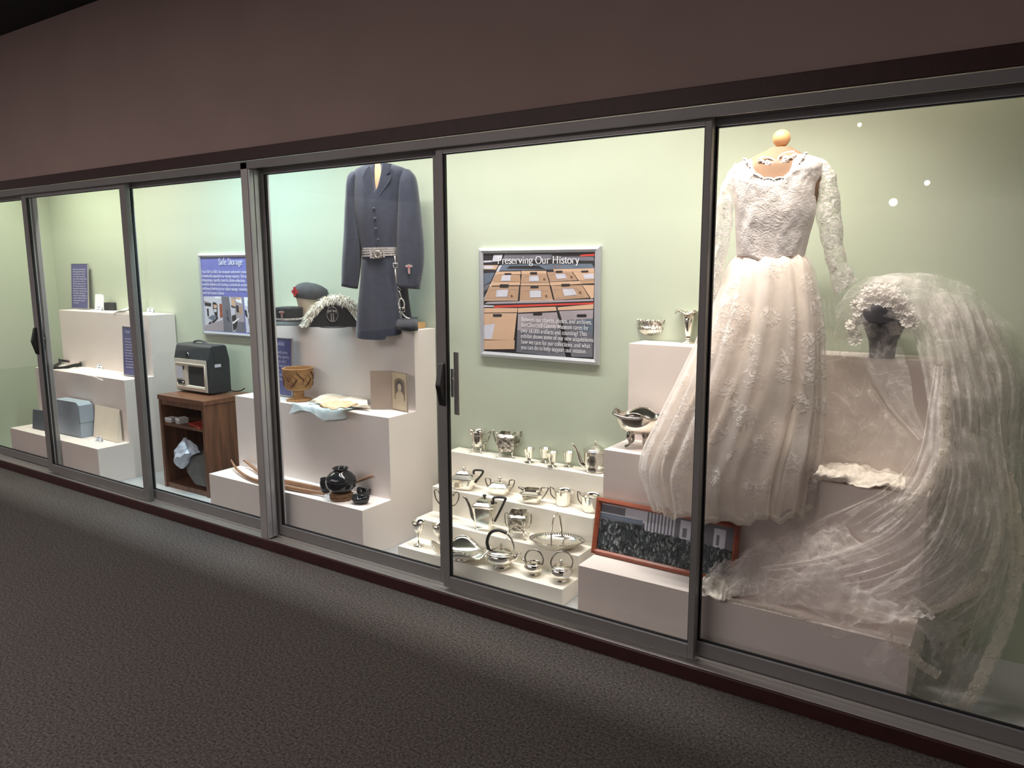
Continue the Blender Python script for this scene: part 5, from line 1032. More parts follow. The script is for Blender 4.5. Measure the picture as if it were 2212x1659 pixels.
for q in ([(-2.769, 0.433, 1.527), (-2.760, 0.439, 1.527), (-2.759, 0.439, 1.483), (-2.768, 0.434, 1.483)], [(-2.710, 0.467, 1.526), (-2.703, 0.471, 1.526), (-2.702, 0.472, 1.487), (-2.709, 0.468, 1.487)]): wb(slab(q, tuple(cn * .005), 'braid_silver'), 'slide_loop', t)
m = MB(); m.tube([(-2.659, 0.498, 1.494), (-2.658, 0.499, 1.473), (-2.658, 0.499, 1.452)], .0035, 'braid_silver', 6); m.tube([(-2.665, 0.491, 1.457), (-2.646, 0.502, 1.457), (-2.647, 0.502, 1.436), (-2.665, 0.491, 1.436)], .0025, 'silver', 6, closed=True); m.tube([(-2.659, 0.498, 1.436), (-2.657, 0.499, 1.396), (-2.656, 0.500, 1.357)], .0035, 'braid_silver', 6); wb(m, 'hanger_strap', t)
m = MB(); m.tube([(-2.651, 0.501, 1.340), (-2.635, 0.511, 1.324), (-2.644, 0.506, 1.314), (-2.650, 0.502, 1.324)], .0018, 'chrome', 6, closed=True); m.tube([(-2.644, 0.507, 1.317), (-2.639, 0.509, 1.300), (-2.636, 0.512, 1.286)], [.002, .004, .003], 'chrome', 6, 8); m.tube([(-2.637, 0.511, 1.282), (-2.646, 0.506, 1.263), (-2.647, 0.505, 1.244), (-2.640, 0.509, 1.225)], .0035, 'braid_silver', 6, 12); m.tube([(-2.635, 0.512, 1.282), (-2.624, 0.518, 1.263), (-2.623, 0.519, 1.239), (-2.632, 0.514, 1.223)], .0035, 'braid_silver', 6, 12); m.tube([(-2.646, 0.503, 1.232), (-2.621, 0.518, 1.235), (-2.619, 0.519, 1.213), (-2.644, 0.504, 1.210)], .0022, 'silver', 6, closed=True); m.tube([(-2.638, 0.513, 1.211), (-2.628, 0.519, 1.194), (-2.616, 0.526, 1.182), (-2.600, 0.536, 1.176)], .004, 'braid_silver', 6, 12); wb(m, 'hanger_strap', t)
# basket -----------------------------------------------------
t = thing('display_stand', 'round tan pedestal stand under the patterned basket', 'stand', (-3.355, .435, .6955))
MB().lathe([(.068, 0), (.072, .004), (.066, .008), (.030, .010), (.028, .050), (.034, .056), (.030, .057)], 'basket_tan', 36, cap1=True).build('pedestal', t)
bc = V(t.location) + V((0, 0, .058))
t = thing('woven_basket', 'round tan woven basket with brown diamond pattern on a pedestal', 'basket', tuple(bc))
m = MB(); pr_ = [(.040, 0), (.062, .004), (.072, .016), (.079, .050), (.083, .090), (.084, .122), (.0865, .126), (.083, .128), (.079, .120), (.074, .05), (.05, .012), (0, .010)]
m.lathe(pr_, 'basket_tan', 48); m.build('bowl', t)
m = MB()
for k in range(16): m.lathe([(.0720 + .0121 * (k / 15) ** .6 + .0012, .016 + .106 * k / 15 - .002), (.0726 + .0121 * (k / 15) ** .6 + .0020, .016 + .106 * k / 15), (.0720 + .0121 * (k / 15) ** .6 + .0012, .016 + .106 * k / 15 + .002)], 'basket_tan', 48, cap0=False)
m.build('coil', t)
def bas(a, z_): r_ = .0745 + .0121 * max(0, (z_ - .016) / .106) ** .6 + .0012; return (r_ * cos(a), r_ * sin(a), z_)
m = MB(); A0 = -pi / 2 + .52
for rep_ in range(6):
    a0 = A0 + rep_ * pi / 3
    m.tube([bas(a0 - .20, .068), bas(a0 - .03, .098), bas(a0 + .20, .072), bas(a0 + .06, .034)], .0013, 'basket_dark', 5, closed=True)
    for k in range(7):
        s_ = a0 + .24 + k * .075; z_ = .104 - k * .007
        m.tube([bas(s_, z_ + .010), bas(s_ + .02, z_ - .004)], .0017, 'basket_dark', 5)
        m.tube([bas(s_ - .44, .022 + k * .006), bas(s_ - .42, .036 + k * .006)], .0017, 'basket_dark', 5)
    for k in range(5): m.tube([bas(a0 - .50 + .04 * k, .045 + .012 * k), bas(a0 - .34 + .05 * k, .045 + .012 * k)], .0011, 'basket_dark', 5)
m.build('woven_pattern', t)
# linen and tissue -------------------------------------------
t = thing('tissue_paper', 'pale blue tissue paper hanging over the edge of the middle tier', 'tissue paper', (-3.039, 0.330, 0.697))
e = .330; rows = [[(-3.31, e, .70), (-3.22, .40, .70), (-3.05, .47, .70), (-2.86, .50, .70)], [(-3.31, e - .004, .699), (-3.20, .36, .70), (-3.04, .38, .70), (-2.88, .40, .70)], [(-3.28, e - .006, .690), (-3.18, e - .004, .70), (-3.03, e - .004, .70), (-2.88, e, .70)], [(-3.31, e - .012, .645), (-3.15, e - .012, .672), (-3.02, e - .012, .635), (-2.86, e - .01, .668)]]
wb(sheet(rows, 30, 18, 'tissue_blue', 3, .006, .006, 10, 8, dirv=(0, -.5, .8)), 'sheet', t)
t = thing('folded_linen', 'folded white linen cloth on blue tissue beside the portrait folder', 'cloth', (-3.013, 0.457, 0.705))
rows = [[(-3.198, 0.360, 0.712), (-3.080, 0.369, 0.712), (-2.905, 0.385, 0.712), (-2.793, 0.425, 0.712)], [(-3.157, 0.348, 0.728), (-3.109, 0.413, 0.728), (-2.940, 0.420, 0.728), (-2.800, 0.413, 0.728)], [(-3.186, 0.433, 0.728), (-3.166, 0.517, 0.728), (-3.023, 0.537, 0.728), (-2.878, 0.493, 0.728)], [(-3.287, 0.558, 0.708), (-3.278, 0.658, 0.708), (-3.152, 0.682, 0.708), (-3.025, 0.635, 0.708)]]
wb(held(sheet(rows, 34, 22, 'linen', 2, .004, .008, 10, 21, dirv=(0, 0, 1)), .538, .700), 'cloth', t, solid=.004)
t = thing('lace_cloth', 'tan lace-edged folded cloth lying on top of the white linen', 'cloth', (-2.874, 0.243, 0.740))
rows = [[(-2.940, 0.211, 0.736), (-2.833, 0.190, 0.736), (-2.802, 0.254, 0.736), (-2.808, 0.357, 0.736)], [(-2.926, 0.205, 0.748), (-2.851, 0.222, 0.748), (-2.830, 0.281, 0.748), (-2.812, 0.339, 0.748)], [(-2.970, 0.270, 0.748), (-2.940, 0.322, 0.748), (-2.899, 0.348, 0.748), (-2.868, 0.368, 0.748)]]
wb(sheet(rows, 30, 16, 'linen_tan', 4, .003, .008, 16, 33, dirv=(0, 0, 1)), 'cloth', t, solid=.004)
# portrait folder ---------------------------------------------
a, b_, c = V((-2.808, 0.447, 0.697)), V((-2.722, 0.565, 0.697)), V((-2.586, 0.484, 0.697))
b_.y = min(b_.y, .512); t = thing('portrait_folder', 'open tan card folder with an oval-topped sepia portrait of a person', 'photo folder', tuple(b_))
hh = .205
def leaf(p, q, th): 
    d_ = (q - p); n_ = V((d_.y, -d_.x, 0)).normalized() * th
    return slab([tuple(p), tuple(q), tuple(q + V((0, 0, hh))), tuple(p + V((0, 0, hh)))], tuple(n_), 'folder_tan')
wb(leaf(a, b_, -.003), 'cover_leaf', t); wb(leaf(b_, c, -.004), 'photo_leaf', t)
d_ = c - b_; n_ = V((d_.y, -d_.x, 0)).normalized()
def onl(u, w_, e_=.001): return tuple(b_ + d_ * u + V((0, 0, hh * w_)) + n_ * e_)
m = MB(); m.poly([onl(.06, .03, .0006), onl(.95, .03, .0006), onl(.95, .97, .0006), onl(.06, .97, .0006)], 'photo_sepia')
m.poly([onl(.22, .28), onl(.86, .28), onl(.86, .72)] + [onl(.54 + .32 * cos(pi * k / 10), .72 + .12 * sin(pi * k / 10)) for k in range(11)][1:-1] + [onl(.22, .72)], 'photo_brown')
m.poly([onl(.54 + .20 * cos(2 * pi * k / 22), .63 + .15 * sin(2 * pi * k / 22), .0012) for k in range(22)], 'head_dark')
m.poly([onl(.54 + .125 * cos(2 * pi * k / 18), .60 + .105 * sin(2 * pi * k / 18), .0016) for k in range(18)], 'photo_skin')
m.poly([onl(.47, .47, .0014), onl(.61, .47, .0014), onl(.60, .56, .0014), onl(.48, .56, .0014)], 'photo_skin')
m.poly([onl(.26, .20, .0014), onl(.82, .20, .0014), onl(.80, .40, .0014), onl(.66, .50, .0014), onl(.42, .50, .0014), onl(.28, .40, .0014)], 'photo_skin'); wb(m, 'portrait_print', t)
# pottery and bows ---------------------------------------------
t = thing('woven_ring', 'brown woven straw ring under the large black pot', 'ring', (-2.808, 0.213, 0.270))
m = MB()
for k in range(4): m.tube([((.052 - .006 * (k % 2)) * cos(2 * pi * j / 36), (.052 - .006 * (k % 2)) * sin(2 * pi * j / 36), .009 + .0065 * k) for j in range(36)], .0085, 'straw', 7, closed=True)
m.build('ring', t)
pc = V(t.location) + V((0, 0, .034))
t = thing('black_pot', 'large round glossy black pot with carved shoulder on a straw ring', 'pot', tuple(pc))
m = MB(); rows = []
for r_, z_ in [(.0, .0), (.034, 0), (.055, .010), (.072, .032), (.077, .056), (.072, .080), (.056, .100), (.040, .110), (.034, .116), (.036, .122), (.042, .127), (.039, .129), (.032, .122), (.030, .112), (0, .09)]:
    rows.append([(r_ * (1 + (.022 * (.5 + .5 * cos(18 * a + z_ * 40)) if .03 < z_ < .10 and r_ > .05 else 0)) * cos(a), r_ * (1 + (.022 * (.5 + .5 * cos(18 * a + z_ * 40)) if .03 < z_ < .10 and r_ > .05 else 0)) * sin(a), z_) for a in [2 * pi * j / 72 for j in range(72)]])
m.loft(rows[1:], 'glaze_black', True, True, True, False); m.build('body', t)
t = thing('black_cup', 'small black pottery cup behind the large black pot', 'cup', (-2.960, 0.247, 0.270))
MB().lathe([(.020, 0), (.024, .01), (.030, .045), (.029, .062), (.026, .072), (.028, .075), (.023, .070), (.022, .04), (0, .012)], 'glaze_black', 30).build('body', t)
def dish(nm, label, loc, w_, h_, rz):
    t = thing(nm, label, 'dish', loc, rz, None); rows = []
    for r_, z_ in [(.55, 0), (.80, .15), (.96, .55), (1.0, .92), (.97, 1.0), (.90, .90), (.72, .35), (.3, .2)]:
        rows.append([(r_ * w_ * cos(a) * (1 + .06 * cos(3 * a)), r_ * w_ * .78 * sin(a) * (1 + .05 * sin(2 * a)), h_ * z_ * (1 + .18 * cos(2 * a + .5) * (z_ > .5))) for a in [2 * pi * j / 40 for j in range(40)]])
    MB().loft(rows, 'glaze_black', True, True, True, True).build('body', t)
dish('black_dish', 'small black pottery dish with pinched rim, right behind the front dish', (-2.746, 0.309, 0.270), .038, .036, .3)
dish('black_dish', 'shallow oval black pottery dish at the front corner of the middle plinth', (-2.671, 0.211, 0.270), .046, .036, .3)
t = thing('hunting_bow', 'curved brown wooden bow lying along the low tier, front one', 'bow', (-3.284, 0.200, 0.275))
P = [V(p) for p in [(-3.809, 0.292, 0.284), (-3.668, 0.225, 0.284), (-3.503, 0.172, 0.284), (-3.350, 0.152, 0.284), (-3.173, 0.164, 0.284), (-3.033, 0.175, 0.284), (-2.941, 0.186, 0.284), (-2.903, 0.182, 0.284)]]; P[0].z = .312; P[1].z = .294
m = MB(); m.tube([tuple(p) for p in P], [.006, .009, .011, .012, .013, .012, .009, .005], 'wood_bow', 9, 50, flat=.75); wb(m, 'limb', t)
t = thing('hunting_bow', 'second curved wooden bow behind the front bow, rear one', 'bow', (-3.278, 0.257, 0.275))
P = [V(p) for p in [(-3.827, 0.383, 0.284), (-3.673, 0.318, 0.284), (-3.493, 0.258, 0.284), (-3.324, 0.233, 0.284), (-3.175, 0.235, 0.284), (-3.055, 0.241, 0.284), (-2.971, 0.245, 0.284)]]; P[0] = V((-3.735, 0.322, 0.316)); P[1].z = .298
for q in P: q.y = min(q.y, .322)
m = MB(); m.tube([tuple(p) for p in P], [.006, .009, .011, .012, .013, .012, .009], 'wood_bow', 9, 50, flat=.75); wb(m, 'limb', t)
t = thing('wooden_stick', 'thin brown stick pointing up behind the large black pot', 'stick', (-2.924, 0.434, 0.275))
m = MB(); m.tube([(-2.925, .318, .278), (-2.81, .322, .330), (-2.695, .3265, .381)], [.006, .007, .005], 'wood_bow', 8, 12); wb(m, 'shaft', t)

# ------------------------------------------------------------------ framed panorama photograph
t = thing('framed_photograph', 'red-brown framed wide photograph of a crowd leaning on the tall plinth', 'picture', (-1.10, .264, .2660), -.015, None, -.20)
W2, H2, F2 = .300, .232, .020
m = MB(); o_ = [(-W2, 0), (W2, 0), (W2, H2), (-W2, H2)]; i_ = [(-W2 + F2, F2), (W2 - F2, F2), (W2 - F2, H2 - F2), (-W2 + F2, H2 - F2)]
for k in range(4):
    a, b_, c, d = o_[k], o_[(k + 1) % 4], i_[(k + 1) % 4], i_[k]
    P_ = [(a[0], .012, a[1]), (b_[0], .012, b_[1]), (b_[0], -.006, b_[1]), (a[0], -.006, a[1])]
    e, g = [(a[0] * .4 + d[0] * .6, a[1] * .4 + d[1] * .6), (b_[0] * .4 + c[0] * .6, b_[1] * .4 + c[1] * .6)]
    P_ += [(e[0], -.010, e[1]), (g[0], -.010, g[1]), (c[0], -.003, c[1]), (d[0], -.003, d[1]), (c[0], .004, c[1]), (d[0], .004, d[1])]
    m.add(P_, [(0, 1, 2, 3), (3, 2, 5, 4), (4, 5, 6, 7), (7, 6, 8, 9)], 'wood_frame')
m.box(-W2 + .002, W2 - .002, .008, .011, .002, H2 - .002, 'folder_tan'); m.build('frame', t)
m = MB(); x0, x1, z0_, z1_ = -W2 + F2 - .002, W2 - F2 + .002, F2 - .002, H2 - F2 + .002
def pq(y, u0, w0, u1, w1, mt): m.poly([(x0 + (x1 - x0) * a, y, z0_ + (z1_ - z0_) * b_) for a, b_ in ((u0, w0), (u1, w0), (u1, w1), (u0, w1))], mt)
pq(.003, 0, 0, 1, 1, 'print_grey'); pq(.0028, 0, .74, .36, .98, 'print_pale'); pq(.0027, .0, .80, .20, .96, 'print_grey'); pq(.0026, .36, .60, .70, 1, 'print_grey')
for k in range(9): pq(.0024, .36 + .026 * k, .58, .374 + .026 * k, .98, 'print_pale')
pq(.0025, .62, .55, .70, .95, 'print_pale'); pq(.0022, .64, .62, .67, .80, 'print_grey'); pq(.0025, .86, .5, .94, .92, 'print_pale'); pq(.0022, .88, .6, .90, .8, 'print_grey'); pq(.0025, 0, .70, .34, .78, 'print_blue')
cr = [(0, 0)] + [(1, 0)] + [(1 - k / 60, .60 - .10 * abs(k / 60 - .5) + .035 * noise.noise(V((k * .9, 3, 1))) + (.10 if k > 38 else 0)) for k in range(61)]
m.poly([(x0 + (x1 - x0) * a, .002, z0_ + (z1_ - z0_) * b_) for a, b_ in cr], 'crowd_photo')
m.build('photograph', t)

# ------------------------------------------------------------------ wedding dress on its form
wx = (-0.660, 0.311, 0.695)
t = thing('dress_form', 'tan dress form with round wooden neck knob inside the wedding dress', 'dress form', (-.77, .44, .6955))
L_ = [(-0.784, 0.395, 1.850), (-0.795, 0.392, 1.842), (-0.826, 0.384, 1.828), (-0.869, 0.372, 1.804), (-0.900, 0.364, 1.774), (-0.890, 0.366, 1.679), (-0.879, 0.369, 1.565), (-0.867, 0.373, 1.482)]; R_ = [(-0.716, 0.413, 1.851), (-0.704, 0.416, 1.844), (-0.671, 0.425, 1.823), (-0.635, 0.435, 1.805), (-0.614, 0.440, 1.783), (-0.620, 0.439, 1.687), (-0.640, 0.433, 1.560), (-0.663, 0.427, 1.480)]
m = MB(); m.loft(sring(L_, R_, [.03, .034, .045, .06, .070, .078, .07, .065], [.03, .035, .045, .055, .06, .06, .055, .05], 40, 2.2, 26), 'form_tan', True, True, True, True); wb(m, 'torso', t)
bp_ = V(([(-0.747, 0.405, 1.882)])[0])
m = MB(); m.ball(tuple(bp_), (.0305, .0305, .0305), 'wood_ball', 28); m.lathe([(.016, -.038), (.014, -.028)], 'wood_ball', 16, c=tuple(bp_)); wb(m, 'neck_knob', t)
m = MB(); m.tube([(-.755, .405, 1.46), (-.76, .44, 1.40), (-.77, .44, .71)], .012, 'chrome', 10); wb(m, 'pole', t)
m = MB(); m.lathe([(.085, .6955), (.085, .706), (.02, .712)], 'box_black', 28, c=(-.77, .44, 0), cap1=True); wb(m, 'base', t)
t = thing('wedding_dress', 'white lace wedding dress with long sheer sleeves and full gathered skirt', 'dress', (-.78, .36, .70))
L_ = [(-0.872, 0.371, 1.809), (-0.891, 0.366, 1.799), (-0.912, 0.360, 1.777), (-0.908, 0.362, 1.742), (-0.898, 0.364, 1.696), (-0.889, 0.367, 1.627), (-0.884, 0.368, 1.556), (-0.877, 0.370, 1.477)]; R_ = [(-0.665, 0.427, 1.822), (-0.633, 0.435, 1.812), (-0.603, 0.443, 1.795), (-0.613, 0.441, 1.757), (-0.623, 0.438, 1.712), (-0.626, 0.437, 1.621), (-0.641, 0.433, 1.544), (-0.653, 0.430, 1.475)]
df = [.062, .074, .083, .09, .093, .090, .080, .074]; db = [.05, .055, .06, .065, .065, .06, .055, .05]
zt0, zt1, zm = ([(-0.851, 0.325, 1.805)])[0][2], ([(-0.657, 0.377, 1.814)])[0][2], ([(-0.747, 0.312, 1.728)])[0][2]
def bodfn(q, ca, sa, v, t_, nb):
    if sa > 0:
        u = (ca + .05) / .62
        if abs(u) < 1:
            zz = zm + ((zt0 if u < 0 else zt1) - zm) * abs(u) ** 2.6 + .006 * abs(sin(u * 9.5))
            if q.z > zz: q.z = zz
        if v > .8: q.z -= .024 * max(0, 1 - abs(ca + .1) / .55) * (v - .8) / .2
        q = q + nb * (.004 * noise.noise(V((ca * 4, v * 6, 2))) + .003 * noise.noise(V((ca * 11, v * 14, 5))) + .010 * max(0, 1 - abs(v - .38) / .25) * (abs(ca) * 1.6 if abs(ca) < .5 else 1.6 * (1 - abs(ca))))
    return q
m = MB(); m.loft(sring(L_, R_, df, db, 120, 2.15, 54, bodfn), 'bodice_lace', True, True, False, True); wb(m, 'bodice', t)
m = MB(); nk = []
for k in range(41):
    u = -1 + 2 * k / 40; ca = u * .62 - .05; sa = math.sqrt(max(0, 1 - ca * ca)); zz = zm + ((zt0 if u < 0 else zt1) - zm) * abs(u) ** 2.6 + .006 * abs(sin(u * 9.5))
    a, b_ = V(L_[2]), V(R_[2]); c = (a + b_) / 2; hv = (b_ - a) / 2; nb = V((hv.y, -hv.x, 0)).normalized(); q = c + hv * ca + nb * .088 * sa; q.z = zz + .004; nk.append(tuple(q))
m.tube(nk, .0045, 'lace_white', 6)
for k, p in enumerate(nk[::2]): m.ball(p, (.0065, .0065, .0075), 'lace_white', 7)
wb(m, 'neckline_trim', t)
for L_, R_ in (([(-0.895, 0.365, 1.806), (-0.920, 0.358, 1.765), (-0.938, 0.353, 1.722), (-0.949, 0.351, 1.665), (-0.955, 0.349, 1.583), (-0.957, 0.349, 1.491), (-0.958, 0.348, 1.398), (-0.959, 0.348, 1.330)], [(-0.888, 0.367, 1.789), (-0.898, 0.364, 1.736), (-0.900, 0.364, 1.696), (-0.894, 0.365, 1.627), (-0.899, 0.364, 1.557), (-0.910, 0.361, 1.482), (-0.927, 0.357, 1.405), (-0.937, 0.354, 1.331)]), ([(-0.630, 0.436, 1.804), (-0.621, 0.439, 1.749), (-0.624, 0.438, 1.703), (-0.624, 0.438, 1.611), (-0.607, 0.442, 1.541), (-0.590, 0.447, 1.475), (-0.571, 0.452, 1.409), (-0.553, 0.457, 1.334)], [(-0.606, 0.442, 1.800), (-0.576, 0.451, 1.766), (-0.562, 0.454, 1.716), (-0.545, 0.459, 1.619), (-0.534, 0.462, 1.527), (-0.520, 0.466, 1.463), (-0.496, 0.472, 1.412), (-0.483, 0.475, 1.393)])):
    def slv(q, ca, sa, v, t_, nb): return q + nb * (.004 * noise.noise(V((ca * 3, v * 9, L_[0][0] * 9)))) + V((.002 * sin(v * 40), 0, 0))
    m = MB(); m.loft(sring(L_, R_, [.03, .046, .05, .048, .042, .038, .034, .03], [.03, .046, .05, .048, .042, .038, .034, .03], 44, 2, 44, slv), 'lace_sleeve', True, True); o = wb(m, 'sleeve', t)
    MB
SL = [(-0.887, 0.400, 1.477), (-0.910, 0.385, 1.445), (-0.933, 0.370, 1.364), (-0.972, 0.350, 1.244), (-1.013, 0.330, 1.122), (-1.063, 0.310, 0.997), (-1.117, 0.295, 0.867), (-1.162, 0.285, 0.754), (-1.182, 0.280, 0.659), (-1.154, 0.275, 0.571), (-1.134, 0.275, 0.527)]
SR = [(-0.651, 0.420, 1.475), (-0.627, 0.425, 1.444), (-0.607, 0.425, 1.367), (-0.584, 0.420, 1.254), (-0.570, 0.410, 1.141), (-0.559, 0.395, 1.028), (-0.553, 0.375, 0.915), (-0.551, 0.350, 0.820), (-0.558, 0.335, 0.739), (-0.563, 0.325, 0.656), (-0.562, 0.320, 0.593)]
SDF = [.075, .10, .12, .138, .148, .155, .158, .160, .160, .158, .152]; SDB = [.055, .085, .10, .115, .12, .12, .12, .11, .03, .015, .012]
def skf(am, ph):
    def f(q, ca, sa, v, t_, nb):
        a = am * (.008 + .015 * v) * (1 - .45 * max(0, v - .8) / .2)
        th = t_ + .10 * sin(v * 3 + ph) + .16 * sin(2 * t_ + ph) ; k = sin(17 * th + ph) * .6 + .5 * sin(31 * th + 2 + 1.5 * v) * (.3 + .7 * v) + .35 * sin(9 * th + 1)
        out = V((ca, 0, 0)) + nb * sa; q = q + out * (a * k * (.35 if sa < 0 else 1))
        q = q + V((noise.noise(q * 9), noise.noise(q * 9 + V((5, 1, 2))), 0)) * .006 * v
        if v > .93: q.z += .011 * sin(13 * t_ + 1) * (v - .93) / .07 - .020 * max(0, sa) * (v - .93) / .07
        if q.z < .71 and q.y > .325: q.y = .325
        if q.y > .548: q.y = .548
        q.y = max(q.y, .108)
        return q
    return f
m = MB(); m.loft(sring(SL, SR, SDF, SDB, 150, 2, 64, skf(1, 0)), 'skirt_net', True, True); wb(m, 'skirt', t)
SLi = [tuple(V(a) * .955 + V(b_) * .045) for a, b_ in zip(SL, SR)]; SRi = [tuple(V(a) * .045 + V(b_) * .955) for a, b_ in zip(SL, SR)]
rg = sring(SLi, SRi, [d * .84 for d in SDF], [d * .8 for d in SDB], 110, 2, 44, skf(.8, 1.3))
m = MB(); m.loft([[(p[0], p[1], p[2] + .012) for p in r_] for r_ in rg], 'underskirt', True, True); wb(m, 'underskirt', t)
rg = sring(SL, SR, SDF, SDB, 150, 2, 64, skf(1, 0))
m = MB(); hem = [(p[0], p[1] - .002, p[2] + .004 * sin(k * 1.3)) for k, p in enumerate(rg[-1])]
m.loft([[(p[0], p[1], p[2] + .022) for p in hem], [(p[0], p[1] - .003, p[2] + .010) for p in hem], [(p[0], p[1], p[2] - .006 + .006 * abs(sin(k * .9))) for k, p in enumerate(hem)]], 'lace_edge', True, True); wb(m, 'hem_lace', t)
# choker of lace on the form
t = thing('lace_choker', 'narrow scalloped lace choker lying round the neck of the tan dress form', 'choker', tuple(V(([(-0.728, 0.358, 1.803)])[0])))
m = MB(); cp = [(-0.799, 0.327, 1.807), (-0.784, 0.331, 1.798), (-0.771, 0.334, 1.790), (-0.757, 0.338, 1.793), (-0.742, 0.342, 1.792), (-0.725, 0.346, 1.794), (-0.711, 0.350, 1.804), (-0.694, 0.355, 1.814), (-0.683, 0.358, 1.820)]
m.tube(cp, .004, 'lace_white', 6, 30)
c2 = [(-0.795, 0.330, 1.813), (-0.782, 0.333, 1.813), (-0.767, 0.337, 1.810), (-0.755, 0.340, 1.804), (-0.743, 0.344, 1.794)]; m.tube(c2, .0032, 'lace_white', 6, 20)
c2 = [(-0.740, 0.344, 1.798), (-0.735, 0.346, 1.813), (-0.721, 0.350, 1.823), (-0.704, 0.354, 1.827), (-0.689, 0.358, 1.828)]; m.tube(c2, .0032, 'lace_white', 6, 20)
for k, p in enumerate(cat(cp, 26)): m.ball((p[0], p[1], p[2] - .003 * (k % 2)), .0058, 'lace_white', 7)
for p in [(-0.772, 0.330, 1.791), (-0.714, 0.345, 1.804)]: m.lathe([(.004, -.002), (.012, 0), (.004, .002)], 'lace_white', 14, xf=Matrix.Translation(p) @ Matrix.Rotation(pi / 2, 4, 'X'))
wb(m, 'lace', t)

# ------------------------------------------------------------------ veil, headpiece and lace
t = thing('head_form', 'dark charcoal head form under the veil on the top tier', 'head form', (-0.401, 0.574, 1.115))
MB().lathe([(.042, 0), (.043, .03), (.047, .06), (.060, .095), (.078, .135), (.083, .165), (.072, .20), (.036, .222), (.005, .226)], 'head_dark', 32, sy=1.1, cap1=True).build('head', t)
hd = V(t.location)
t = thing('wedding_veil', 'long white tulle bridal veil spreading from the lace crown down to the case floor', 'veil', (-.36, .40, .30))
def tul(name, rows, nu, nv, mt, fo, am, cr, cs, sd, dirv=(0, -1, .35)):
    def cl(rows_):
        return rows_
    mb = sheet(rows, nu, nv, mt, fo, am, cr, cs, sd, dirv=dirv)
    mb.v = [(p[0], min(max(p[1], .106), .708), max(p[2], .024)) for p in mb.v]
    return wb(mb, name, t, norm=False)
# over the crown and away to the right, along the wall
tul('tulle_layer', [[(-0.580, 0.600, 1.281), (-0.506, 0.600, 1.377), (-0.419, 0.620, 1.407), (-0.311, 0.640, 1.417), (-0.203, 0.660, 1.389), (-0.117, 0.670, 1.335), (-0.001, 0.680, 1.225), (0.126, 0.690, 1.093)], [(-0.557, 0.550, 1.230), (-0.489, 0.540, 1.316), (-0.404, 0.530, 1.364), (-0.298, 0.550, 1.365), (-0.192, 0.580, 1.314), (-0.107, 0.610, 1.244), (-0.007, 0.640, 1.137), (0.108, 0.670, 1.001)], [(-0.524, 0.520, 1.183), (-0.460, 0.510, 1.269), (-0.381, 0.500, 1.312), (-0.301, 0.500, 1.288), (-0.209, 0.530, 1.214), (-0.123, 0.570, 1.121), (-0.008, 0.610, 0.998), (0.092, 0.650, 0.891)], [(-0.278, 0.530, 1.211), (-0.275, 0.500, 1.213), (-0.265, 0.480, 1.192), (-0.240, 0.460, 1.156), (-0.183, 0.500, 1.077), (-0.097, 0.540, 0.985), (-0.009, 0.590, 0.858), (0.083, 0.630, 0.766)]], 60, 40, 'tulle', 5, .012, .020, 8, 2)
tul('tulle_layer', [[(-0.498, 0.570, 1.331), (-0.441, 0.570, 1.392), (-0.354, 0.580, 1.405), (-0.268, 0.600, 1.380), (-0.168, 0.630, 1.320), (-0.069, 0.660, 1.242)], [(-0.456, 0.500, 1.283), (-0.405, 0.500, 1.336), (-0.340, 0.500, 1.337), (-0.256, 0.530, 1.294), (-0.150, 0.570, 1.214), (-0.030, 0.610, 1.107)], [(-0.316, 0.470, 1.245), (-0.289, 0.470, 1.262), (-0.260, 0.470, 1.240), (-0.190, 0.500, 1.171), (-0.090, 0.550, 1.063), (0.023, 0.600, 0.940)]], 50, 30, 'tulle_dense', 6, .010, .016, 9, 11)
# main fall to the right and sweep back to the left over the low tier
M_ = [[(-0.327, 0.520, 1.313), (-0.261, 0.550, 1.337), (-0.166, 0.600, 1.306), (-0.067, 0.640, 1.236)], [(-0.272, 0.450, 1.139), (-0.187, 0.480, 1.157), (-0.093, 0.550, 1.094), (0.023, 0.620, 1.016)], [(-0.223, 0.370, 0.952), (-0.142, 0.420, 0.968), (-0.051, 0.500, 0.918), (0.024, 0.580, 0.809)], [(-0.208, 0.290, 0.755), (-0.126, 0.340, 0.740), (-0.044, 0.420, 0.702), (0.032, 0.500, 0.615)], [(-0.318, 0.235, 0.579), (-0.191, 0.250, 0.568), (-0.083, 0.320, 0.522), (0.016, 0.420, 0.431)], [(-0.502, 0.220, 0.456), (-0.354, 0.210, 0.443), (-0.229, 0.220, 0.398), (-0.119, 0.300, 0.334)], [(-0.696, 0.200, 0.385), (-0.551, 0.190, 0.363), (-0.399, 0.180, 0.338), (-0.190, 0.200, 0.345)]]
tul('tulle_layer', M_, 80, 90, 'tulle_dense', 9, .016, .022, 7, 4)
tul('tulle_layer', [[tuple(V(p) + V((.02, .03, .01))) for p in r_] for r_ in M_], 60, 70, 'tulle', 6, .018, .030, 6, 9)
tul('tulle_layer', [[(-0.239, 0.450, 1.157), (-0.160, 0.500, 1.134), (-0.065, 0.550, 1.080)], [(-0.190, 0.360, 0.958), (-0.113, 0.420, 0.925), (-0.014, 0.500, 0.860)], [(-0.130, 0.270, 0.772), (-0.054, 0.330, 0.709), (0.035, 0.420, 0.592)], [(-0.165, 0.220, 0.598), (-0.087, 0.260, 0.541), (0.033, 0.360, 0.394)], [(-0.270, 0.190, 0.462), (-0.163, 0.210, 0.410), (-0.033, 0.300, 0.306)], [(-0.372, 0.180, 0.361), (-0.247, 0.190, 0.325), (-0.127, 0.240, 0.242)]], 50, 70, 'tulle', 7, .014, .028, 7, 15)
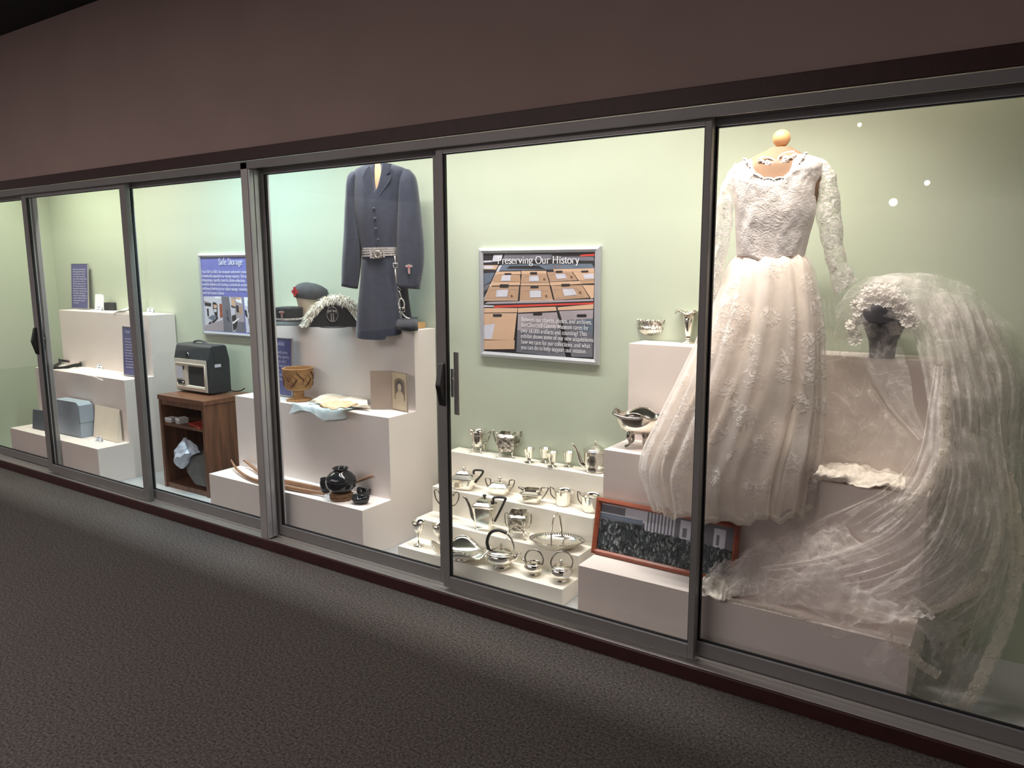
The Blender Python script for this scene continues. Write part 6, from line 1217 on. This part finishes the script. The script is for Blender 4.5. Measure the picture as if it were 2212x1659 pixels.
# pile on the low tier
tul('tulle_layer', [[(-0.822, 0.310, 0.373), (-0.700, 0.320, 0.450), (-0.574, 0.325, 0.509), (-0.482, 0.320, 0.550), (-0.419, 0.315, 0.509), (-0.326, 0.300, 0.451), (-0.193, 0.280, 0.368)], [(-0.868, 0.240, 0.332), (-0.695, 0.250, 0.394), (-0.553, 0.250, 0.443), (-0.435, 0.250, 0.477), (-0.345, 0.240, 0.451), (-0.244, 0.230, 0.406), (-0.160, 0.220, 0.360)], [(-0.871, 0.180, 0.286), (-0.688, 0.180, 0.337), (-0.533, 0.180, 0.367), (-0.402, 0.180, 0.378), (-0.303, 0.180, 0.363), (-0.215, 0.180, 0.354), (-0.144, 0.180, 0.357)], [(-0.846, 0.135, 0.259), (-0.674, 0.135, 0.294), (-0.519, 0.135, 0.295), (-0.401, 0.130, 0.285), (-0.305, 0.130, 0.303), (-0.227, 0.130, 0.332), (-0.160, 0.150, 0.357)]], 90, 50, 'tulle_dense', 7, .010, .034, 10, 6, (0, -.4, 1))
tul('tulle_layer', [[(-0.913, 0.300, 0.282), (-0.729, 0.310, 0.411), (-0.569, 0.310, 0.480), (-0.461, 0.300, 0.513), (-0.353, 0.290, 0.448), (-0.197, 0.260, 0.359)], [(-0.879, 0.200, 0.299), (-0.699, 0.210, 0.381), (-0.543, 0.210, 0.416), (-0.424, 0.210, 0.427), (-0.322, 0.200, 0.398), (-0.183, 0.190, 0.361)], [(-0.831, 0.140, 0.279), (-0.660, 0.140, 0.313), (-0.522, 0.140, 0.322), (-0.405, 0.140, 0.312), (-0.294, 0.140, 0.325), (-0.185, 0.150, 0.350)]], 70, 40, 'tulle', 9, .010, .040, 12, 17, (0, -.3, 1))
tul('tulle_layer', [[(-0.637, 0.325, 0.487), (-0.575, 0.325, 0.521), (-0.499, 0.325, 0.552), (-0.460, 0.325, 0.540)], [(-0.621, 0.300, 0.455), (-0.550, 0.290, 0.499), (-0.483, 0.290, 0.529), (-0.427, 0.300, 0.495)], [(-0.583, 0.250, 0.411), (-0.506, 0.240, 0.448), (-0.454, 0.240, 0.468), (-0.405, 0.260, 0.447)]], 30, 24, 'tulle_dense', 4, .010, .022, 14, 23)
# faint panels in front of the tiers
tul('tulle_layer', [[(-0.460, 0.520, 1.288), (-0.413, 0.510, 1.319), (-0.367, 0.510, 1.296)], [(-0.473, 0.500, 1.171), (-0.400, 0.490, 1.168), (-0.328, 0.490, 1.180)], [(-0.427, 0.470, 1.078), (-0.361, 0.460, 1.084), (-0.301, 0.460, 1.089)], [(-0.358, 0.440, 0.974), (-0.306, 0.420, 0.982), (-0.264, 0.400, 0.974)], [(-0.244, 0.360, 0.874), (-0.223, 0.350, 0.878), (-0.205, 0.340, 0.867)]], 30, 50, 'tulle', 3, .006, .012, 10, 30)
tul('tulle_layer', [[(-0.600, 0.580, 1.312), (-0.559, 0.560, 1.331), (-0.497, 0.550, 1.316)], [(-0.597, 0.530, 1.162), (-0.550, 0.520, 1.174), (-0.499, 0.520, 1.185)], [(-0.583, 0.500, 1.012), (-0.493, 0.480, 1.005), (-0.401, 0.470, 0.998)], [(-0.558, 0.450, 0.868), (-0.414, 0.420, 0.857), (-0.265, 0.380, 0.859)], [(-0.533, 0.420, 0.766), (-0.404, 0.400, 0.763), (-0.271, 0.360, 0.776)]], 44, 60, 'tulle_faint', 4, .008, .024, 8, 41)
tul('tulle_layer', [[(-0.236, 0.360, 0.859), (-0.223, 0.350, 0.878), (-0.208, 0.340, 0.875)], [(-0.342, 0.300, 0.699), (-0.287, 0.290, 0.727), (-0.226, 0.280, 0.739)], [(-0.510, 0.300, 0.579), (-0.390, 0.270, 0.635), (-0.264, 0.240, 0.681)], [(-0.601, 0.300, 0.520), (-0.474, 0.280, 0.550), (-0.355, 0.240, 0.602)]], 40, 40, 'tulle_faint', 4, .006, .014, 9, 50)
tul('tulle_layer', [[(-0.218, 0.400, 1.117), (-0.185, 0.400, 1.120)], [(-0.226, 0.340, 0.988), (-0.175, 0.340, 0.993)], [(-0.234, 0.290, 0.835), (-0.163, 0.290, 0.845)], [(-0.300, 0.260, 0.669), (-0.214, 0.250, 0.703)], [(-0.396, 0.250, 0.558), (-0.310, 0.230, 0.582)]], 24, 60, 'tulle_dense', 3, .006, .010, 10, 55)
# outer fall down to the floor
tul('tulle_layer', [[(-0.079, 0.660, 1.210), (-0.008, 0.670, 1.150), (0.092, 0.680, 1.045)], [(-0.041, 0.620, 0.994), (0.022, 0.640, 0.949), (0.094, 0.660, 0.874)], [(-0.028, 0.520, 0.791), (0.021, 0.560, 0.741), (0.072, 0.580, 0.696)], [(-0.021, 0.420, 0.581), (0.027, 0.460, 0.531), (0.068, 0.480, 0.486)], [(-0.027, 0.330, 0.375), (0.019, 0.360, 0.343), (0.066, 0.380, 0.300)], [(-0.067, 0.240, 0.213), (-0.022, 0.270, 0.181), (0.029, 0.290, 0.156)], [(-0.122, 0.150, 0.097), (-0.071, 0.160, 0.085), (-0.029, 0.180, 0.082)]], 44, 80, 'tulle', 5, .010, .022, 7, 61)
tul('tulle_layer', [[(-0.290, 0.170, 0.298), (-0.218, 0.170, 0.326), (-0.144, 0.200, 0.341), (-0.083, 0.260, 0.317)], [(-0.302, 0.130, 0.248), (-0.210, 0.130, 0.267), (-0.122, 0.160, 0.263), (-0.055, 0.240, 0.216)], [(-0.334, 0.118, 0.180), (-0.217, 0.120, 0.207), (-0.115, 0.130, 0.202), (-0.060, 0.200, 0.147)], [(-0.278, 0.112, 0.141), (-0.199, 0.115, 0.144), (-0.122, 0.120, 0.135), (-0.072, 0.150, 0.106)], [(-0.177, 0.110, 0.114), (-0.144, 0.112, 0.101), (-0.106, 0.115, 0.097), (-0.067, 0.130, 0.082)]], 44, 40, 'tulle', 5, .004, .014, 10, 70)
tul('tulle_layer', [[(-0.509, 0.128, 0.273), (-0.428, 0.125, 0.271), (-0.357, 0.125, 0.271)], [(-0.476, 0.122, 0.243), (-0.425, 0.120, 0.238), (-0.356, 0.120, 0.261)], [(-0.438, 0.118, 0.226), (-0.403, 0.116, 0.233), (-0.369, 0.118, 0.252)]], 24, 16, 'tulle', 3, .003, .006, 14, 81)
tul('tulle_layer', [[(-0.112, 0.300, 0.333), (-0.040, 0.360, 0.360), (0.026, 0.420, 0.385)], [(-0.110, 0.260, 0.254), (-0.061, 0.300, 0.251), (-0.020, 0.360, 0.269)], [(-0.122, 0.200, 0.214), (-0.087, 0.240, 0.183), (-0.056, 0.300, 0.188)]], 30, 24, 'tulle_faint', 4, .006, .012, 10, 91)
# lace edging ribbons
def ribbon(P, wd, name='lace_edging'):
    Q = cat(P, 70); m = MB(); a = []; b_ = []
    for i, p in enumerate(Q):
        tn = V(Q[min(69, i + 1)]) - V(Q[max(0, i - 1)]); tn.normalize(); sd = tn.cross(V((.25, -1, 0))).normalized() * wd * (.5 + .08 * sin(i * 1.9))
        o_ = V((0, .006 * noise.noise(V((i * .3, 1, wd * 50))), 0)); a.append(tuple(V(p) + sd + o_)); b_.append(tuple(V(p) - sd - o_))
    mid = [tuple((V(x) + V(y)) / 2 + V((0, -.004, 0))) for x, y in zip(a, b_)]
    m.loft([a, mid, b_], 'lace_edge', True, False); m.v = [(p[0], max(p[1], .104), max(p[2], .023)) for p in m.v]; return wb(m, name, t, norm=False)
ribbon([(-0.194, 0.340, 1.138), (-0.178, 0.330, 1.039), (-0.170, 0.310, 0.923), (-0.168, 0.270, 0.826), (-0.209, 0.245, 0.735), (-0.250, 0.235, 0.673), (-0.280, 0.230, 0.638)], .030)
ribbon([(0.003, 0.500, 0.768), (0.035, 0.460, 0.659), (0.056, 0.420, 0.534), (0.058, 0.380, 0.424), (0.043, 0.320, 0.319), (0.012, 0.250, 0.232), (-0.014, 0.190, 0.159), (-0.038, 0.150, 0.110), (-0.067, 0.130, 0.092), (-0.131, 0.125, 0.081)], .040)
ribbon([(-0.848, 0.127, 0.258), (-0.734, 0.125, 0.274), (-0.591, 0.124, 0.274), (-0.507, 0.122, 0.267)], .016)
ribbon([(0.004, 0.420, 0.664), (-0.005, 0.360, 0.556), (-0.033, 0.290, 0.466), (-0.099, 0.230, 0.395), (-0.159, 0.200, 0.364)], .026)
ribbon([(-0.269, 0.125, 0.276), (-0.207, 0.120, 0.249), (-0.166, 0.118, 0.215), (-0.114, 0.115, 0.195)], .030)
# lace crown
m = MB(); rc = random.Random(3)
for k, p in enumerate([(-0.483, 0.455, 1.213), (-0.474, 0.455, 1.249), (-0.471, 0.455, 1.285), (-0.457, 0.455, 1.313), (-0.435, 0.455, 1.332), (-0.410, 0.455, 1.329), (-0.387, 0.455, 1.319), (-0.365, 0.455, 1.323), (-0.346, 0.455, 1.301), (-0.331, 0.455, 1.280), (-0.315, 0.455, 1.259), (-0.298, 0.455, 1.250), (-0.445, 0.455, 1.356), (-0.419, 0.455, 1.362), (-0.390, 0.455, 1.363), (-0.361, 0.455, 1.354), (-0.334, 0.455, 1.331), (-0.481, 0.455, 1.312), (-0.491, 0.455, 1.239), (-0.315, 0.455, 1.296), (-0.473, 0.455, 1.188), (-0.407, 0.455, 1.350), (-0.377, 0.455, 1.341)]):
    c = V(p); R0 = rc.uniform(.016, .023); tx_, tz_ = rc.uniform(-.35, .35), rc.uniform(.1, .9); ph = rc.random() * 6; rows = []
    for rr_, dy in ((.10, -.007), (.32, -.006), (.40, -.002), (.66, -.004), (.84, .000), (1.0, -.003)):
        ring = []
        for j in range(45):
            a = 2 * pi * j / 45; w_ = 1 + (.10 * cos(9 * a + ph) if rr_ > .6 else .06 * cos(5 * a)); x_, z_ = R0 * rr_ * w_ * cos(a), R0 * rr_ * w_ * sin(a)
            ring.append(tuple(c + V((x_, dy + tx_ * x_ + tz_ * z_ + .002 * cos(9 * a + ph), z_))))
        rows.append(ring)
    m.loft(rows, 'lace_flower', True, True, True)
wb(m, 'lace_crown', t)
# small lace pieces on the tiers
t = thing('lace_garment', 'folded cream lace garment lying on the middle tier behind the veil', 'lace', (-0.433, 0.415, 0.697))
rows = [[(-0.561, 0.304, 0.702), (-0.489, 0.310, 0.702), (-0.401, 0.314, 0.702), (-0.316, 0.318, 0.702), (-0.256, 0.332, 0.702)], [(-0.546, 0.273, 0.725), (-0.488, 0.297, 0.725), (-0.408, 0.349, 0.725), (-0.319, 0.326, 0.725), (-0.258, 0.302, 0.725)], [(-0.537, 0.350, 0.735), (-0.481, 0.416, 0.735), (-0.408, 0.434, 0.735), (-0.329, 0.393, 0.735), (-0.273, 0.342, 0.735)], [(-0.558, 0.538, 0.703), (-0.513, 0.600, 0.703), (-0.421, 0.627, 0.703), (-0.345, 0.591, 0.703), (-0.300, 0.525, 0.703)]]
for r_ in rows: r_[:] = [(p[0], min(p[1], .545), p[2]) for p in r_]
wb(held(sheet(rows, 60, 26, 'lace_cream', 3, .006, .020, 16, 7, dirv=(0, -.2, 1)), .548, .699), 'cloth', t, solid=.003)
t = thing('lace_bonnet', 'small gathered cream lace bonnet at the left end of the veil on the low tier', 'cap', (-0.826, 0.176, 0.266))
rows = [[(-0.877, 0.138, 0.268), (-0.825, 0.099, 0.268), (-0.781, 0.118, 0.268), (-0.761, 0.168, 0.268)], [(-0.880, 0.136, 0.300), (-0.832, 0.139, 0.300), (-0.788, 0.159, 0.300), (-0.755, 0.189, 0.300)], [(-0.887, 0.173, 0.310), (-0.852, 0.211, 0.310), (-0.809, 0.224, 0.310), (-0.764, 0.215, 0.310)], [(-0.910, 0.290, 0.270), (-0.881, 0.340, 0.270), (-0.841, 0.356, 0.270), (-0.804, 0.339, 0.270)]]
wb(held(sheet(rows, 40, 22, 'lace_cream', 4, .006, .018, 22, 13, dirv=(0, -.3, 1)), .33, .2675), 'lace', t, solid=.003)
